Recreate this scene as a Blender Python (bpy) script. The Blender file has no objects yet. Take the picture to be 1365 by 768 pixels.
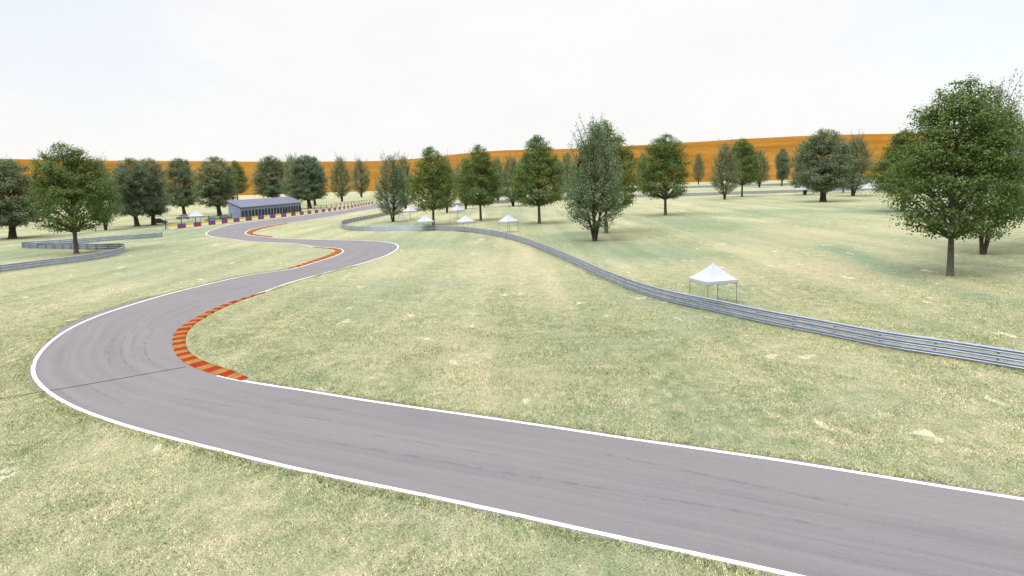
import bpy, bmesh, math, random
import numpy as np
from mathutils import Vector, Matrix

random.seed(7)
RNG = np.random.default_rng(7)
scene = bpy.context.scene
COL = scene.collection

# ---------------------------------------------------------------- camera
W, H, F = 1365.0, 768.0, 950.0
CAM_Z = 11.0
ROLL = math.asin(0.028)
PITCH = math.atan((384 - 238) * math.cos(ROLL) / F)
fwd = Vector((0, math.cos(PITCH), -math.sin(PITCH)))
up0 = Vector((0, math.sin(PITCH), math.cos(PITCH)))
r0 = Vector((1, 0, 0))
right = r0 * math.cos(ROLL) - up0 * math.sin(ROLL)
up = up0 * math.cos(ROLL) + r0 * math.sin(ROLL)
EYE = Vector((0, 0, CAM_Z))

cam_d = bpy.data.cameras.new("camera")
cam = bpy.data.objects.new("camera", cam_d)
COL.objects.link(cam)
cam_d.sensor_width = 36.0
cam_d.lens = F / W * 36.0
cam_d.clip_start = 0.5
cam_d.clip_end = 8000
M = Matrix((right, up, -fwd)).transposed().to_4x4()
M.translation = EYE
cam.matrix_world = M
scene.camera = cam


def gp(px, py, z=0.0):
    """point of the ground seen at a pixel of the photograph"""
    d = fwd + right * ((px - W / 2) / F) - up * ((py - H / 2) / F)
    t = (z - CAM_Z) / d.z
    return EYE + d * t


def proj(p):
    v = p - EYE
    w = v.dot(fwd)
    return (W / 2 + F * v.dot(right) / w, H / 2 - F * v.dot(up) / w)


def height_for(base, top_y):
    lo, hi = 0.0, 80.0
    for _ in range(40):
        m = (lo + hi) / 2
        if proj(base + Vector((0, 0, m)))[1] > top_y:
            lo = m
        else:
            hi = m
    return lo


# ---------------------------------------------------------------- helpers
def tag(o, label=None, cat=None, group=None, kind=None):
    if label: o["label"] = label
    if cat: o["category"] = cat
    if group: o["group"] = group
    if kind: o["kind"] = kind
    return o


def empty(name, loc=(0, 0, 0), rz=0.0):
    o = bpy.data.objects.new(name, None)
    o.empty_display_size = 0.3
    COL.objects.link(o)
    o.location = loc
    o.rotation_euler = (0, 0, rz)
    return o


def link(name, me, mats, parent=None):
    if not isinstance(mats, (list, tuple)): mats = [mats]
    for m in mats:
        me.materials.append(m)
    o = bpy.data.objects.new(name, me)
    COL.objects.link(o)
    if parent is not None: o.parent = parent
    return o


def from_bm(name, bm, mats, parent=None, smooth=False):
    me = bpy.data.meshes.new(name)
    bm.normal_update()
    bm.to_mesh(me)
    bm.free()
    if smooth:
        me.polygons.foreach_set("use_smooth", [True] * len(me.polygons))
    return link(name, me, mats, parent)


def np_mesh(name, verts, faces, mat_idx=None, smooth=False):
    """verts (n,3), faces (m,k) numpy"""
    verts = np.asarray(verts, dtype=np.float32)
    faces = np.asarray(faces, dtype=np.int32)
    me = bpy.data.meshes.new(name)
    m, k = faces.shape
    me.vertices.add(len(verts))
    me.vertices.foreach_set("co", verts.ravel())
    me.loops.add(m * k)
    me.loops.foreach_set("vertex_index", faces.ravel())
    me.polygons.add(m)
    me.polygons.foreach_set("loop_start", np.arange(m, dtype=np.int32) * k)
    me.polygons.foreach_set("loop_total", np.full(m, k, dtype=np.int32))
    if mat_idx is not None:
        me.polygons.foreach_set("material_index", np.asarray(mat_idx, dtype=np.int32))
    if smooth:
        me.polygons.foreach_set("use_smooth", np.ones(m, dtype=bool))
    me.update(calc_edges=True)
    return me


def bx(bm, c, s, rz=0.0, bevel=0.0, mi=0):
    r = bmesh.ops.create_cube(bm, size=1.0)
    vs = r["verts"]
    mat = Matrix.Translation(Vector(c)) @ Matrix.Rotation(rz, 4, 'Z') @ Matrix.Diagonal((s[0], s[1], s[2], 1))
    bmesh.ops.transform(bm, matrix=mat, verts=vs)
    fs = {f for v in vs for f in v.link_faces}
    for f in fs: f.material_index = mi
    if bevel > 0:
        es = list({e for v in vs for e in v.link_edges})
        bmesh.ops.bevel(bm, geom=es, offset=bevel, segments=1, affect='EDGES', profile=0.5)


def tube_np(pts, rads, n=7):
    """verts, quad faces of a tapered tube along pts"""
    pts = [Vector(p) for p in pts]
    V, Fc = [], []
    ref = Vector((0.31, 0.87, 0.12)).normalized()
    for i, p in enumerate(pts):
        a = pts[max(i - 1, 0)]; b = pts[min(i + 1, len(pts) - 1)]
        d = (b - a)
        d = d.normalized() if d.length > 1e-9 else Vector((0, 0, 1))
        u = d.cross(ref)
        if u.length < 1e-3: u = d.cross(Vector((1, 0, 0)))
        u.normalize(); v = d.cross(u)
        for k in range(n):
            t = 2 * math.pi * k / n
            V.append(p + (u * math.cos(t) + v * math.sin(t)) * rads[i])
    for i in range(len(pts) - 1):
        for k in range(n):
            a = i * n + k; b = i * n + (k + 1) % n
            Fc.append((a, b, b + n, a + n))
    return V, Fc


class MB:
    """collects quads into one mesh"""
    def __init__(self): self.V, self.F, self.mi = [], [], []
    def add(self, V, Fc, mi=0):
        o = len(self.V)
        self.V += [tuple(v) for v in V]
        self.F += [tuple(i + o for i in f) for f in Fc]
        self.mi += [mi] * len(Fc)
    def tube(self, pts, rads, n=7, mi=0): self.add(*tube_np(pts, rads, n), mi)
    def build(self, name, mats, parent=None, smooth=False):
        me = bpy.data.meshes.new(name)
        me.from_pydata(self.V, [], self.F)
        me.polygons.foreach_set("material_index", self.mi)
        if smooth: me.polygons.foreach_set("use_smooth", [True] * len(self.F))
        me.update()
        return link(name, me, mats, parent)


def smooth_path(pts, step=1.0):
    """Catmull-Rom through the points, resampled evenly"""
    P = np.array([[p[0], p[1]] for p in pts], dtype=float)
    P = np.vstack([2 * P[0] - P[1], P, 2 * P[-1] - P[-2]])
    out = []
    for i in range(1, len(P) - 2):
        p0, p1, p2, p3 = P[i - 1], P[i], P[i + 1], P[i + 2]
        # centripetal parametrisation
        t0 = 0.0
        t1 = t0 + max(np.linalg.norm(p1 - p0), 1e-6) ** .5
        t2 = t1 + max(np.linalg.norm(p2 - p1), 1e-6) ** .5
        t3 = t2 + max(np.linalg.norm(p3 - p2), 1e-6) ** .5
        for t in np.linspace(t1, t2, 24, endpoint=False):
            A1 = (t1 - t) / (t1 - t0) * p0 + (t - t0) / (t1 - t0) * p1
            A2 = (t2 - t) / (t2 - t1) * p1 + (t - t1) / (t2 - t1) * p2
            A3 = (t3 - t) / (t3 - t2) * p2 + (t - t2) / (t3 - t2) * p3
            B1 = (t2 - t) / (t2 - t0) * A1 + (t - t0) / (t2 - t0) * A2
            B2 = (t3 - t) / (t3 - t1) * A2 + (t - t1) / (t3 - t1) * A3
            out.append((t2 - t) / (t2 - t1) * B1 + (t - t1) / (t2 - t1) * B2)
    out.append(P[-2])
    return resample(np.array(out), step)


def resample(P, step):
    d = np.r_[0, np.cumsum(np.linalg.norm(np.diff(P, axis=0), axis=1))]
    n = max(2, int(round(d[-1] / step)) + 1)
    s = np.linspace(0, d[-1], n)
    return np.stack([np.interp(s, d, P[:, k]) for k in range(P.shape[1])], axis=1)


def gauss_smooth(P, k):
    """moving average of a polyline, ends kept"""
    if k < 1: return P
    w = np.hanning(2 * k + 3)[1:-1]; w /= w.sum()
    Q = np.vstack([2 * P[0] - P[k:0:-1], P, 2 * P[-1] - P[-2:-k - 2:-1]])
    return np.stack([np.convolve(Q[:, c], w, mode='valid') for c in range(P.shape[1])], axis=1)


def normals2(P):
    T = np.gradient(P, axis=0)
    T /= np.maximum(np.linalg.norm(T, axis=1, keepdims=True), 1e-9)
    return np.stack([-T[:, 1], T[:, 0]], axis=1)          # left-hand normal


# ---------------------------------------------------------------- materials
def mat(name):
    m = bpy.data.materials.new(name)
    m.use_nodes = True
    nt = m.node_tree
    return m, nt, nt.nodes["Principled BSDF"]


def N(nt, typ, **kw):
    n = nt.nodes.new(typ)
    for k, v in kw.items():
        if k in n.inputs: n.inputs[k].default_value = v
        else: setattr(n, k, v)
    return n


def noise(nt, vec, scale, detail=4, rough=0.55, dist=0.0):
    n = nt.nodes.new("ShaderNodeTexNoise")
    n.inputs["Scale"].default_value = scale
    n.inputs["Detail"].default_value = detail
    n.inputs["Roughness"].default_value = rough
    n.inputs["Distortion"].default_value = dist
    if vec is not None: nt.links.new(vec, n.inputs["Vector"])
    return n.outputs["Fac"]


def ramp(nt, fac, stops):
    r = nt.nodes.new("ShaderNodeValToRGB")
    el = r.color_ramp.elements
    while len(el) < len(stops): el.new(0.5)
    for e, (p, c) in zip(el, stops):
        e.position = p
        e.color = (c, c, c, 1) if not isinstance(c, (tuple, list)) else (*c, 1)
    nt.links.new(fac, r.inputs["Fac"])
    return r.outputs["Color"]


def mix(nt, fac, a, b, mode='MIX'):
    n = nt.nodes.new("ShaderNodeMix")
    n.data_type = 'RGBA'; n.blend_type = mode
    for key, v in ((0, fac), (6, a), (7, b)):
        if isinstance(v, (int, float)): n.inputs[key].default_value = v
        elif isinstance(v, (tuple, list)): n.inputs[key].default_value = (*v, 1)
        else: nt.links.new(v, n.inputs[key])
    return n.outputs[2]


def math_n(nt, op, a, b=None):
    n = nt.nodes.new("ShaderNodeMath"); n.operation = op
    for i, v in enumerate((a, b)):
        if v is None: continue
        if isinstance(v, (int, float)): n.inputs[i].default_value = v
        else: nt.links.new(v, n.inputs[i])
    return n.outputs[0]


def mapping(nt, vec, scale=(1, 1, 1), rot=(0, 0, 0)):
    n = nt.nodes.new("ShaderNodeMapping")
    n.inputs["Scale"].default_value = scale
    n.inputs["Rotation"].default_value = rot
    nt.links.new(vec, n.inputs["Vector"])
    return n.outputs["Vector"]


def bump(nt, bsdf, h, strength, dist):
    b = nt.nodes.new("ShaderNodeBump")
    b.inputs["Strength"].default_value = strength
    b.inputs["Distance"].default_value = dist
    nt.links.new(h, b.inputs["Height"])
    nt.links.new(b.outputs["Normal"], bsdf.inputs["Normal"])


def worn(name, col, rough=0.6, metal=0.0, var=0.25, scale=3.0, spec=0.4):
    """a paint or metal with soft wear of its own"""
    m, nt, b = mat(name)
    tc = nt.nodes.new("ShaderNodeTexCoord").outputs["Object"]
    n1 = noise(nt, tc, scale, 5, 0.6)
    dark = tuple(c * (1 - var) for c in col)
    lite = tuple(min(1, c * (1 + var * .6)) for c in col)
    c = ramp(nt, n1, [(0.3, dark), (0.7, lite)])
    nt.links.new(c, b.inputs["Base Color"])
    b.inputs["Roughness"].default_value = rough
    b.inputs["Metallic"].default_value = metal
    b.inputs["Specular IOR Level"].default_value = spec
    return m


def grass_colour(nt, lush=None):
    """colour of the dry mown grass by place in the world"""
    pos = nt.nodes.new("ShaderNodeNewGeometry").outputs["Position"]
    mow = mapping(nt, pos, (1.0, 0.22, 1.0), (0, 0, math.radians(-14)))
    big = noise(nt, pos, 0.028, 3, 0.55, 0.6)
    mid = noise(nt, mow, 0.16, 5, 0.6, 0.3)
    small = noise(nt, mapping(nt, pos, (1, .6, 1)), 1.3, 5, 0.65)
    tiny = noise(nt, pos, 13.0, 3, 0.7)
    straw = (0.300, 0.278, 0.188)
    green = (0.160, 0.186, 0.100)
    pale = (0.262, 0.268, 0.162)
    cool = (0.165, 0.198, 0.134)
    c = mix(nt, ramp(nt, mid, [(0.36, 0.0), (0.64, 1.0)]), green, pale)
    c = mix(nt, ramp(nt, small, [(0.38, 0.0), (0.64, 0.95)]), c, straw)
    c = mix(nt, ramp(nt, big, [(0.46, 0.0), (0.62, 0.5)]), c, cool)
    if lush is not None:
        at = nt.nodes.new("ShaderNodeAttribute"); at.attribute_name = "lush"
        c = mix(nt, math_n(nt, 'MULTIPLY', at.outputs["Fac"], 0.85), c, (0.140, 0.185, 0.122))
        br = nt.nodes.new("ShaderNodeAttribute"); br.attribute_name = "dry"
        c = mix(nt, math_n(nt, 'MULTIPLY', br.outputs["Fac"], 0.55), c, (0.345, 0.298, 0.193))
    # worn, bleached spots
    sp = noise(nt, mapping(nt, pos, (1.0, 0.55, 1.0)), 0.42, 4, 0.62, 0.4)
    spots = ramp(nt, sp, [(0.645, 0.0), (0.70, 0.75)])
    c = mix(nt, spots, c, (0.50, 0.46, 0.375))
    mott = noise(nt, mapping(nt, pos, (1, .45, 1), (0, 0, .35)), 3.4, 4, 0.7, .3)
    c = mix(nt, 1.0, c, ramp(nt, mott, [(0.30, 0.80), (0.5, 1.0), (0.70, 1.15)]), 'MULTIPLY')
    band = noise(nt, mapping(nt, pos, (0.26, 0.010, 1.0), (0, 0, math.radians(5))), 1.0, 2, 0.5)
    c = mix(nt, 1.0, c, ramp(nt, band, [(0.40, (0.90, 0.94, 0.90)), (0.60, (1.09, 1.07, 1.08))]), 'MULTIPLY')
    patch = noise(nt, pos, 0.62, 4, 0.6, .5)
    c = mix(nt, 1.0, c, ramp(nt, patch, [(0.32, (0.88, 0.92, 0.85)), (0.68, (1.10, 1.07, 1.09))]), 'MULTIPLY')
    f = ramp(nt, tiny, [(0.30, 0.55), (0.5, 1.0), (0.72, 1.36)])
    c = mix(nt, 1.0, c, f, 'MULTIPLY')
    return c, pos, tiny, small


def make_ground_mat():
    m, nt, b = mat("mown_grass")
    c, pos, tiny, small = grass_colour(nt, True)
    nt.links.new(c, b.inputs["Base Color"])
    b.inputs["Roughness"].default_value = 0.95
    b.inputs["Specular IOR Level"].default_value = 0.08
    fine = noise(nt, pos, 26.0, 3, 0.7)
    h = math_n(nt, 'ADD', math_n(nt, 'MULTIPLY', tiny, 0.7), math_n(nt, 'MULTIPLY', fine, 0.5))
    bump(nt, b, h, 0.9, 0.09)
    return m


def make_blade_mat():
    m, nt, b = mat("grass_blade")
    c, pos, tiny, small = grass_colour(nt)
    rnd = nt.nodes.new("ShaderNodeNewGeometry").outputs["Random Per Island"]
    v = ramp(nt, rnd, [(0.0, (0.50, 0.58, 0.44)), (0.32, (1.15, 1.24, 1.08)), (0.75, (1.6, 1.55, 1.5)), (1.0, (2.2, 2.1, 2.05))])
    c = mix(nt, 1.0, c, v, 'MULTIPLY')
    nt.links.new(c, b.inputs["Base Color"])
    b.inputs["Roughness"].default_value = 0.8
    b.inputs["Specular IOR Level"].default_value = 0.15
    return m


def make_asphalt():
    m, nt, b = mat("asphalt")
    uv = nt.nodes.new("ShaderNodeUVMap").outputs["UV"]      # u across in metres, v along in metres
    pos = nt.nodes.new("ShaderNodeNewGeometry").outputs["Position"]
    big = noise(nt, pos, 0.09, 4, 0.6, 0.4)
    lanes = noise(nt, mapping(nt, uv, (1.5, 0.035, 1)), 1.0, 5, 0.62, 0.2)
    marks = noise(nt, mapping(nt, uv, (5.5, 0.09, 1)), 1.0, 3, 0.55, 0.3)
    grain = noise(nt, pos, 34.0, 3, 0.8)
    chips = noise(nt, pos, 5.5, 1, 0.4)
    c = ramp(nt, lanes, [(0.32, (0.100, 0.095, 0.105)), (0.68, (0.130, 0.123, 0.133))])
    c = mix(nt, ramp(nt, big, [(0.40, 0.0), (0.66, 0.7)]), c, (0.126, 0.119, 0.124))
    c = mix(nt, ramp(nt, marks, [(0.58, 0.0), (0.76, 0.45)]), c, (0.082, 0.078, 0.088))
    sep = nt.nodes.new("ShaderNodeSeparateXYZ"); nt.links.new(uv, sep.inputs[0])
    c = mix(nt, ramp(nt, chips, [(0.795, 0.0), (0.82, 0.8)]), c, (0.19, 0.19, 0.19))
    c = mix(nt, 1.0, c, ramp(nt, grain, [(0.25, 0.74), (0.75, 1.26)]), 'MULTIPLY')
    nt.links.new(c, b.inputs["Base Color"])
    b.inputs["Roughness"].default_value = 0.88
    b.inputs["Specular IOR Level"].default_value = 0.25
    bump(nt, b, grain, 0.35, 0.012)
    return m


def make_line_mat():
    m, nt, b = mat("white_road_paint")
    pos = nt.nodes.new("ShaderNodeNewGeometry").outputs["Position"]
    n = noise(nt, pos, 2.2, 6, 0.7)
    n2 = noise(nt, pos, 18, 3, 0.7)
    c = ramp(nt, n, [(0.28, (0.26, 0.26, 0.27)), (0.44, (0.50, 0.50, 0.50)), (0.66, (0.62, 0.62, 0.62))])
    c = mix(nt, 1.0, c, ramp(nt, n2, [(0.25, 0.84), (0.6, 1.0)]), 'MULTIPLY')
    nt.links.new(c, b.inputs["Base Color"])
    b.inputs["Roughness"].default_value = 0.75
    return m


def make_kerb_paint(name, col, dark):
    m, nt, b = mat(name)
    pos = nt.nodes.new("ShaderNodeNewGeometry").outputs["Position"]
    n = noise(nt, pos, 1.6, 6, 0.7, 0.5)
    n2 = noise(nt, pos, 11, 4, 0.7)
    c = ramp(nt, n, [(0.30, dark), (0.52, col)])
    c = mix(nt, 1.0, c, ramp(nt, n2, [(0.25, 0.7), (0.7, 1.1)]), 'MULTIPLY')
    nt.links.new(c, b.inputs["Base Color"])
    b.inputs["Roughness"].default_value = 0.9
    b.inputs["Specular IOR Level"].default_value = 0.05
    bump(nt, b, n2, 0.3, 0.02)
    return m


def make_leaf(name, c_dark, c_mid, c_light, trans=0.25):
    m, nt, b = mat(name)
    rnd = nt.nodes.new("ShaderNodeNewGeometry").outputs["Random Per Island"]
    tc = nt.nodes.new("ShaderNodeTexCoord").outputs["Object"]
    big = noise(nt, tc, 0.55, 3, 0.6)
    f = math_n(nt, 'ADD', math_n(nt, 'MULTIPLY', rnd, 0.65), math_n(nt, 'MULTIPLY', big, 0.4))
    c = ramp(nt, f, [(0.12, c_dark), (0.5, c_mid), (0.92, c_light)])
    oi = nt.nodes.new("ShaderNodeObjectInfo").outputs["Random"]
    c = mix(nt, 1.0, c, ramp(nt, oi, [(0.0, (0.86, 0.92, 0.92)), (1.0, (1.12, 1.06, 0.98))]), 'MULTIPLY')
    nt.links.new(c, b.inputs["Base Color"])
    b.inputs["Roughness"].default_value = 0.65
    b.inputs["Specular IOR Level"].default_value = 0.12
    tr = nt.nodes.new("ShaderNodeBsdfTranslucent")
    nt.links.new(mix(nt, 1.0, c, (1.05, 1.2, 0.75), 'MULTIPLY'), tr.inputs["Color"])
    mx = nt.nodes.new("ShaderNodeMixShader"); mx.inputs[0].default_value = trans
    nt.links.new(b.outputs[0], mx.inputs[1]); nt.links.new(tr.outputs[0], mx.inputs[2])
    nt.links.new(mx.outputs[0], nt.nodes["Material Output"].inputs["Surface"])
    return m


def make_bark(name, a, bcol):
    m, nt, b = mat(name)
    tc = nt.nodes.new("ShaderNodeTexCoord").outputs["Object"]
    n = noise(nt, mapping(nt, tc, (6, 6, 1.2)), 1.5, 6, 0.7, 0.4)
    nt.links.new(ramp(nt, n, [(0.3, a), (0.7, bcol)]), b.inputs["Base Color"])
    b.inputs["Roughness"].default_value = 0.95
    b.inputs["Specular IOR Level"].default_value = 0.1
    bump(nt, b, n, 0.8, 0.06)
    return m


def make_hill_mat():
    m, nt, b = mat("dry_orange_hillside")
    pos = nt.nodes.new("ShaderNodeNewGeometry").outputs["Position"]
    lay = noise(nt, mapping(nt, pos, (0.006, 0.006, 0.22)), 1.0, 6, 0.65, 0.4)
    fine = noise(nt, pos, 0.11, 6, 0.7)
    big = noise(nt, pos, 0.006, 3, 0.5)
    c = ramp(nt, lay, [(0.3, (0.125, 0.053, 0.008)), (0.52, (0.185, 0.088, 0.015)), (0.75, (0.245, 0.130, 0.03))])
    c = mix(nt, ramp(nt, fine, [(0.45, 0.0), (0.7, 0.6)]), c, (0.115, 0.050, 0.009))
    c = mix(nt, ramp(nt, big, [(0.45, 0.0), (0.65, 0.35)]), c, (0.20, 0.105, 0.026))
    nt.links.new(c, b.inputs["Base Color"])
    b.inputs["Roughness"].default_value = 1.0
    b.inputs["Specular IOR Level"].default_value = 0.0
    return m


def make_rail_mat():
    m, nt, b = mat("galvanised_steel")
    tc = nt.nodes.new("ShaderNodeNewGeometry").outputs["Position"]
    n = noise(nt, tc, 1.1, 6, 0.65, 0.3)
    n2 = noise(nt, mapping(nt, tc, (3, 3, 14)), 1.0, 4, 0.6)
    c = ramp(nt, n, [(0.3, (0.18, 0.21, 0.275)), (0.7, (0.28, 0.315, 0.39))])
    c = mix(nt, ramp(nt, n2, [(0.55, 0.0), (0.78, 0.4)]), c, (0.17, 0.175, 0.19))
    nt.links.new(c, b.inputs["Base Color"])
    b.inputs["Metallic"].default_value = 0.65
    b.inputs["Roughness"].default_value = 0.42
    return m


def make_siding(name, col, along=(0, 0, 0)):
    """profiled metal sheet with ribs built from a wave bump"""
    m, nt, b = mat(name)
    tc = nt.nodes.new("ShaderNodeTexCoord").outputs["Object"]
    w = nt.nodes.new("ShaderNodeTexWave")
    w.wave_type = 'BANDS'; w.bands_direction = 'X'
    w.inputs["Scale"].default_value = 1.4
    nt.links.new(tc, w.inputs["Vector"])
    n = noise(nt, tc, 0.5, 5, 0.6)
    c = ramp(nt, n, [(0.3, tuple(x * .8 for x in col)), (0.7, tuple(x * 1.12 for x in col))])
    nt.links.new(c, b.inputs["Base Color"])
    b.inputs["Roughness"].default_value = 0.55
    b.inputs["Metallic"].default_value = 0.1
    bump(nt, b, w.outputs["Fac"], 0.7, 0.06)
    return m


MAT = {
    'ground': make_ground_mat(), 'blade': make_blade_mat(), 'asphalt': make_asphalt(), 'line': make_line_mat(),
    'kerb_red': make_kerb_paint("red_kerb_paint", (0.20, 0.019, 0.004), (0.11, 0.016, 0.006)),
    'kerb_tan': make_kerb_paint("tan_kerb_paint", (0.22, 0.115, 0.034), (0.13, 0.072, 0.025)),
    'rail': make_rail_mat(),
    'post': worn("galvanised_post", (0.27, 0.29, 0.33), 0.55, 0.3),
    'hill': make_hill_mat(),
    'bark_grey': make_bark("grey_bark", (0.055, 0.05, 0.042), (0.12, 0.112, 0.10)),
    'bark_dark': make_bark("dark_bark", (0.028, 0.022, 0.018), (0.07, 0.058, 0.048)),
    'leaf_maple': make_leaf("maple_leaf", (0.050, 0.080, 0.021), (0.094, 0.136, 0.039), (0.165, 0.210, 0.072), 0.42),
    'leaf_grey': make_leaf("grey_green_leaf", (0.088, 0.120, 0.072), (0.135, 0.172, 0.108), (0.19, 0.225, 0.150), 0.42),
    'leaf_olive': make_leaf("olive_leaf", (0.078, 0.104, 0.064), (0.128, 0.162, 0.102), (0.185, 0.222, 0.150), 0.42),
    'canvas': worn("white_canvas", (0.30, 0.318, 0.36), 0.7, 0, 0.05, 1.0),
    'pole': worn("grey_pole", (0.22, 0.23, 0.25), 0.45, 0.5),
    'dark_post': worn("dark_steel", (0.035, 0.035, 0.037), 0.5, 0.3),
    'yellow': worn("yellow_board", (0.56, 0.46, 0.02), 0.5, 0, 0.15),
    'white': worn("white_board", (0.72, 0.70, 0.68), 0.5, 0, 0.08),
    'purple': worn("purple_board", (0.085, 0.055, 0.27), 0.5, 0, 0.2),
    'red': worn("red_board", (0.30, 0.022, 0.022), 0.5, 0, 0.2),
    'rubber': worn("black_rubber", (0.02, 0.02, 0.02), 0.8, 0, 0.2),
    'siding': make_siding("blue_grey_siding", (0.165, 0.20, 0.285)),
    'roofing': make_siding("blue_grey_roof_sheet", (0.075, 0.085, 0.145)),
    'hall_dark': worn("painted_interior_shade", (0.018, 0.020, 0.022), 0.8),  # near-black colour stands in for the shade inside the doorways
    'door_trim': worn("pale_door_trim", (0.20, 0.235, 0.31), 0.5),
    'glass': worn("car_glass", (0.02, 0.025, 0.03), 0.08, 0, 0.1, 3, 0.7),
    'rim': worn("alloy_rim", (0.4, 0.4, 0.42), 0.3, 0.8),
    'lamp_white': worn("headlamp_glass", (0.6, 0.62, 0.65), 0.1, 0, 0.05),
    'lamp_red': worn("tail_lamp", (0.35, 0.01, 0.01), 0.2, 0, 0.1),
    'cable': worn("black_cable", (0.02, 0.019, 0.018), 0.7),
}
for k, c in {'car_navy': (0.035, 0.05, 0.085), 'car_teal': (0.05, 0.11, 0.13), 'car_slate': (0.075, 0.09, 0.115), 'car_black': (0.025, 0.028, 0.033)}.items():
    MAT[k] = worn(k + "_paint", c, 0.42, 0.1, 0.06, 1.0, 0.3)

# ---------------------------------------------------------------- track edges (pixels of the photograph)
LINE_A = [(1160, 795), (1060, 768), (980, 750), (885, 730), (757, 702), (630, 674), (500, 647), (403, 627), (311, 605), (220, 582),
          (169, 568), (119, 551), (87, 537), (61, 520), (46, 503), (44, 489), (51, 474), (63, 460), (82, 445),
          (105.5, 432), (137, 419), (185, 403.5), (232, 390), (277, 379), (316, 370), (345, 364.6), (365, 362.3), (384, 359.6), (400, 356),
          (416, 351), (436, 345), (450, 340), (457, 335.6), (455, 332.4), (447, 330.7), (432, 329.9), (418, 328.6), (404.5, 326.4),
          (392.6, 325), (369, 323.6), (349, 322.8), (329, 321.6), (310, 319), (290, 316.6), (279, 314.4), (274.6, 312), (277, 309.2),
          (284, 306.2), (294, 303), (306, 300), (322, 297.4), (345, 294.4), (365, 292), (387, 289.5), (405, 287.2), (420, 285.2),
          (437, 283), (455, 280.6), (470, 278), (481, 276), (491, 274), (503, 272.3), (525, 269.5), (550, 267)]
LINE_B = [(1500, 687), (1365, 666), (1275, 652), (1162, 633.5), (1050, 615.5), (900, 594), (817, 582), (705, 565), (592, 549), (480, 533), (423, 523.5),
          (360, 514), (326, 508.5), (300, 503.5), (277, 497.5), (250.6, 487.4), (236, 476), (229.5, 462), (229.5, 451), (234, 441), (245.4, 432),
          (264, 421.5), (285, 411), (311, 401), (353, 388.8), (381, 378.5), (408, 370.8), (438, 362.6), (468, 355.2),
          (493.5, 348), (513, 341.4), (526, 334.8), (531, 330), (529.5, 326.8), (524, 324.4), (513, 322.6), (497.5, 321.4),
          (468, 320.5), (444, 320), (408, 319), (379, 318), (360, 316.6), (345, 315.2), (332, 313.4), (327, 310.9), (330, 308),
          (339, 304.9), (353, 301.9), (368, 299.3), (383, 297.2), (408, 293.8), (430, 290.6), (451, 287), (470, 283.4), (492, 279.6), (505, 277.8), (530, 274.5), (555, 271.8)]
WA, WB = [gp(*p) for p in LINE_A[1:]], [gp(*p) for p in LINE_B[1:]]


def run_on(a, b, dx):
    """carries a straight on past its end (a), until it stands dx further to the right"""
    d = (a - b).normalized()
    return [a + d * (dx - a.x) / d.x]


dB = (WB[0] - WB[3]).normalized()
far_end = WB[0] + dB * 45
WB = [far_end, WB[0] + dB * 15] + WB
nB = Vector((dB.y, -dB.x, 0))
gap = abs((WA[0] - WB[0]).dot(nB))
WA = [far_end + nB * gap, WB[1] + nB * gap] + WA
A = gauss_smooth(smooth_path(WA, 0.5), 4)
B = gauss_smooth(smooth_path(WB, 0.5), 4)

# pair the two edges by dynamic time warping
a_, b_ = A[::2], B[::2]
D = np.linalg.norm(a_[:, None] - b_[None], axis=2)
D = D ** 2
C = np.full(D.shape, np.inf); C[0, 0] = D[0, 0]
for j in range(1, D.shape[1]): C[0, j] = C[0, j - 1] + D[0, j] * .2
for i in range(1, D.shape[0]):
    for j in range(D.shape[1]):
        m_ = C[i - 1, j]
        if j:
            m_ = min(m_, C[i, j - 1], C[i - 1, j - 1])
        C[i, j] = m_ + D[i, j]
i, j = D.shape[0] - 1, D.shape[1] - 1
path = [(i, j)]
while i or j:
    best = None
    for di, dj in ((-1, -1), (-1, 0), (0, -1)):
        ii, jj = i + di, j + dj
        if ii >= 0 and jj >= 0 and (best is None or C[ii, jj] < best[0]): best = (C[ii, jj], ii, jj)
    i, j = best[1], best[2]
    path.append((i, j))
path.reverse()
PA = np.array([a_[i] for i, j in path]); PB = np.array([b_[j] for i, j in path])
mid = (PA + PB) / 2
s_ = np.r_[0, np.cumsum(np.linalg.norm(np.diff(mid, axis=0), axis=1) + .02)]
n_ = int(s_[-1] / 0.6)
su = np.linspace(0, s_[-1], n_)
PA = np.stack([np.interp(su, s_, PA[:, k]) for k in (0, 1)], 1)
PB = np.stack([np.interp(su, s_, PB[:, k]) for k in (0, 1)], 1)
PA, PB = gauss_smooth(PA, 3), gauss_smooth(PB, 3)
dirAB = PB - PA
wid = np.linalg.norm(dirAB, axis=1, keepdims=True)
unit = dirAB / wid
vv = np.r_[0, np.cumsum(np.linalg.norm(np.diff((PA + PB) / 2, axis=0), axis=1))]

Z_ROAD, Z_LINE, Z_KERB = 0.012, 0.017, 0.020


def strip(name, P, Q, z, material, across=1, uvv=None, parent=None):
    n = len(P)
    k = across + 1
    V = np.zeros((n * k, 3)); UV = np.zeros((n * k, 2))
    ww = np.linalg.norm(Q - P, axis=1)
    for c in range(k):
        f = c / across
        V[c::k, :2] = P * (1 - f) + Q * f
        UV[c::k, 0] = ww * f
        UV[c::k, 1] = uvv if uvv is not None else np.arange(n)
    V[:, 2] = z
    idx = np.arange(n - 1)[:, None] * k + np.arange(across)[None]
    idx = idx.ravel()
    Fc = np.stack([idx, idx + 1, idx + 1 + k, idx + k], 1)
    p0, p1, p2 = V[Fc[0, 0]], V[Fc[0, 1]], V[Fc[0, 2]]
    if np.cross(p1 - p0, p2 - p0)[2] < 0: Fc = Fc[:, ::-1]
    me = np_mesh(name, V, Fc)
    uvl = me.uv_layers.new(name="UVMap")
    uvl.data.foreach_set("uv", UV[Fc.ravel()].astype(np.float32).ravel())
    return link(name, me, material, parent)


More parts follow.
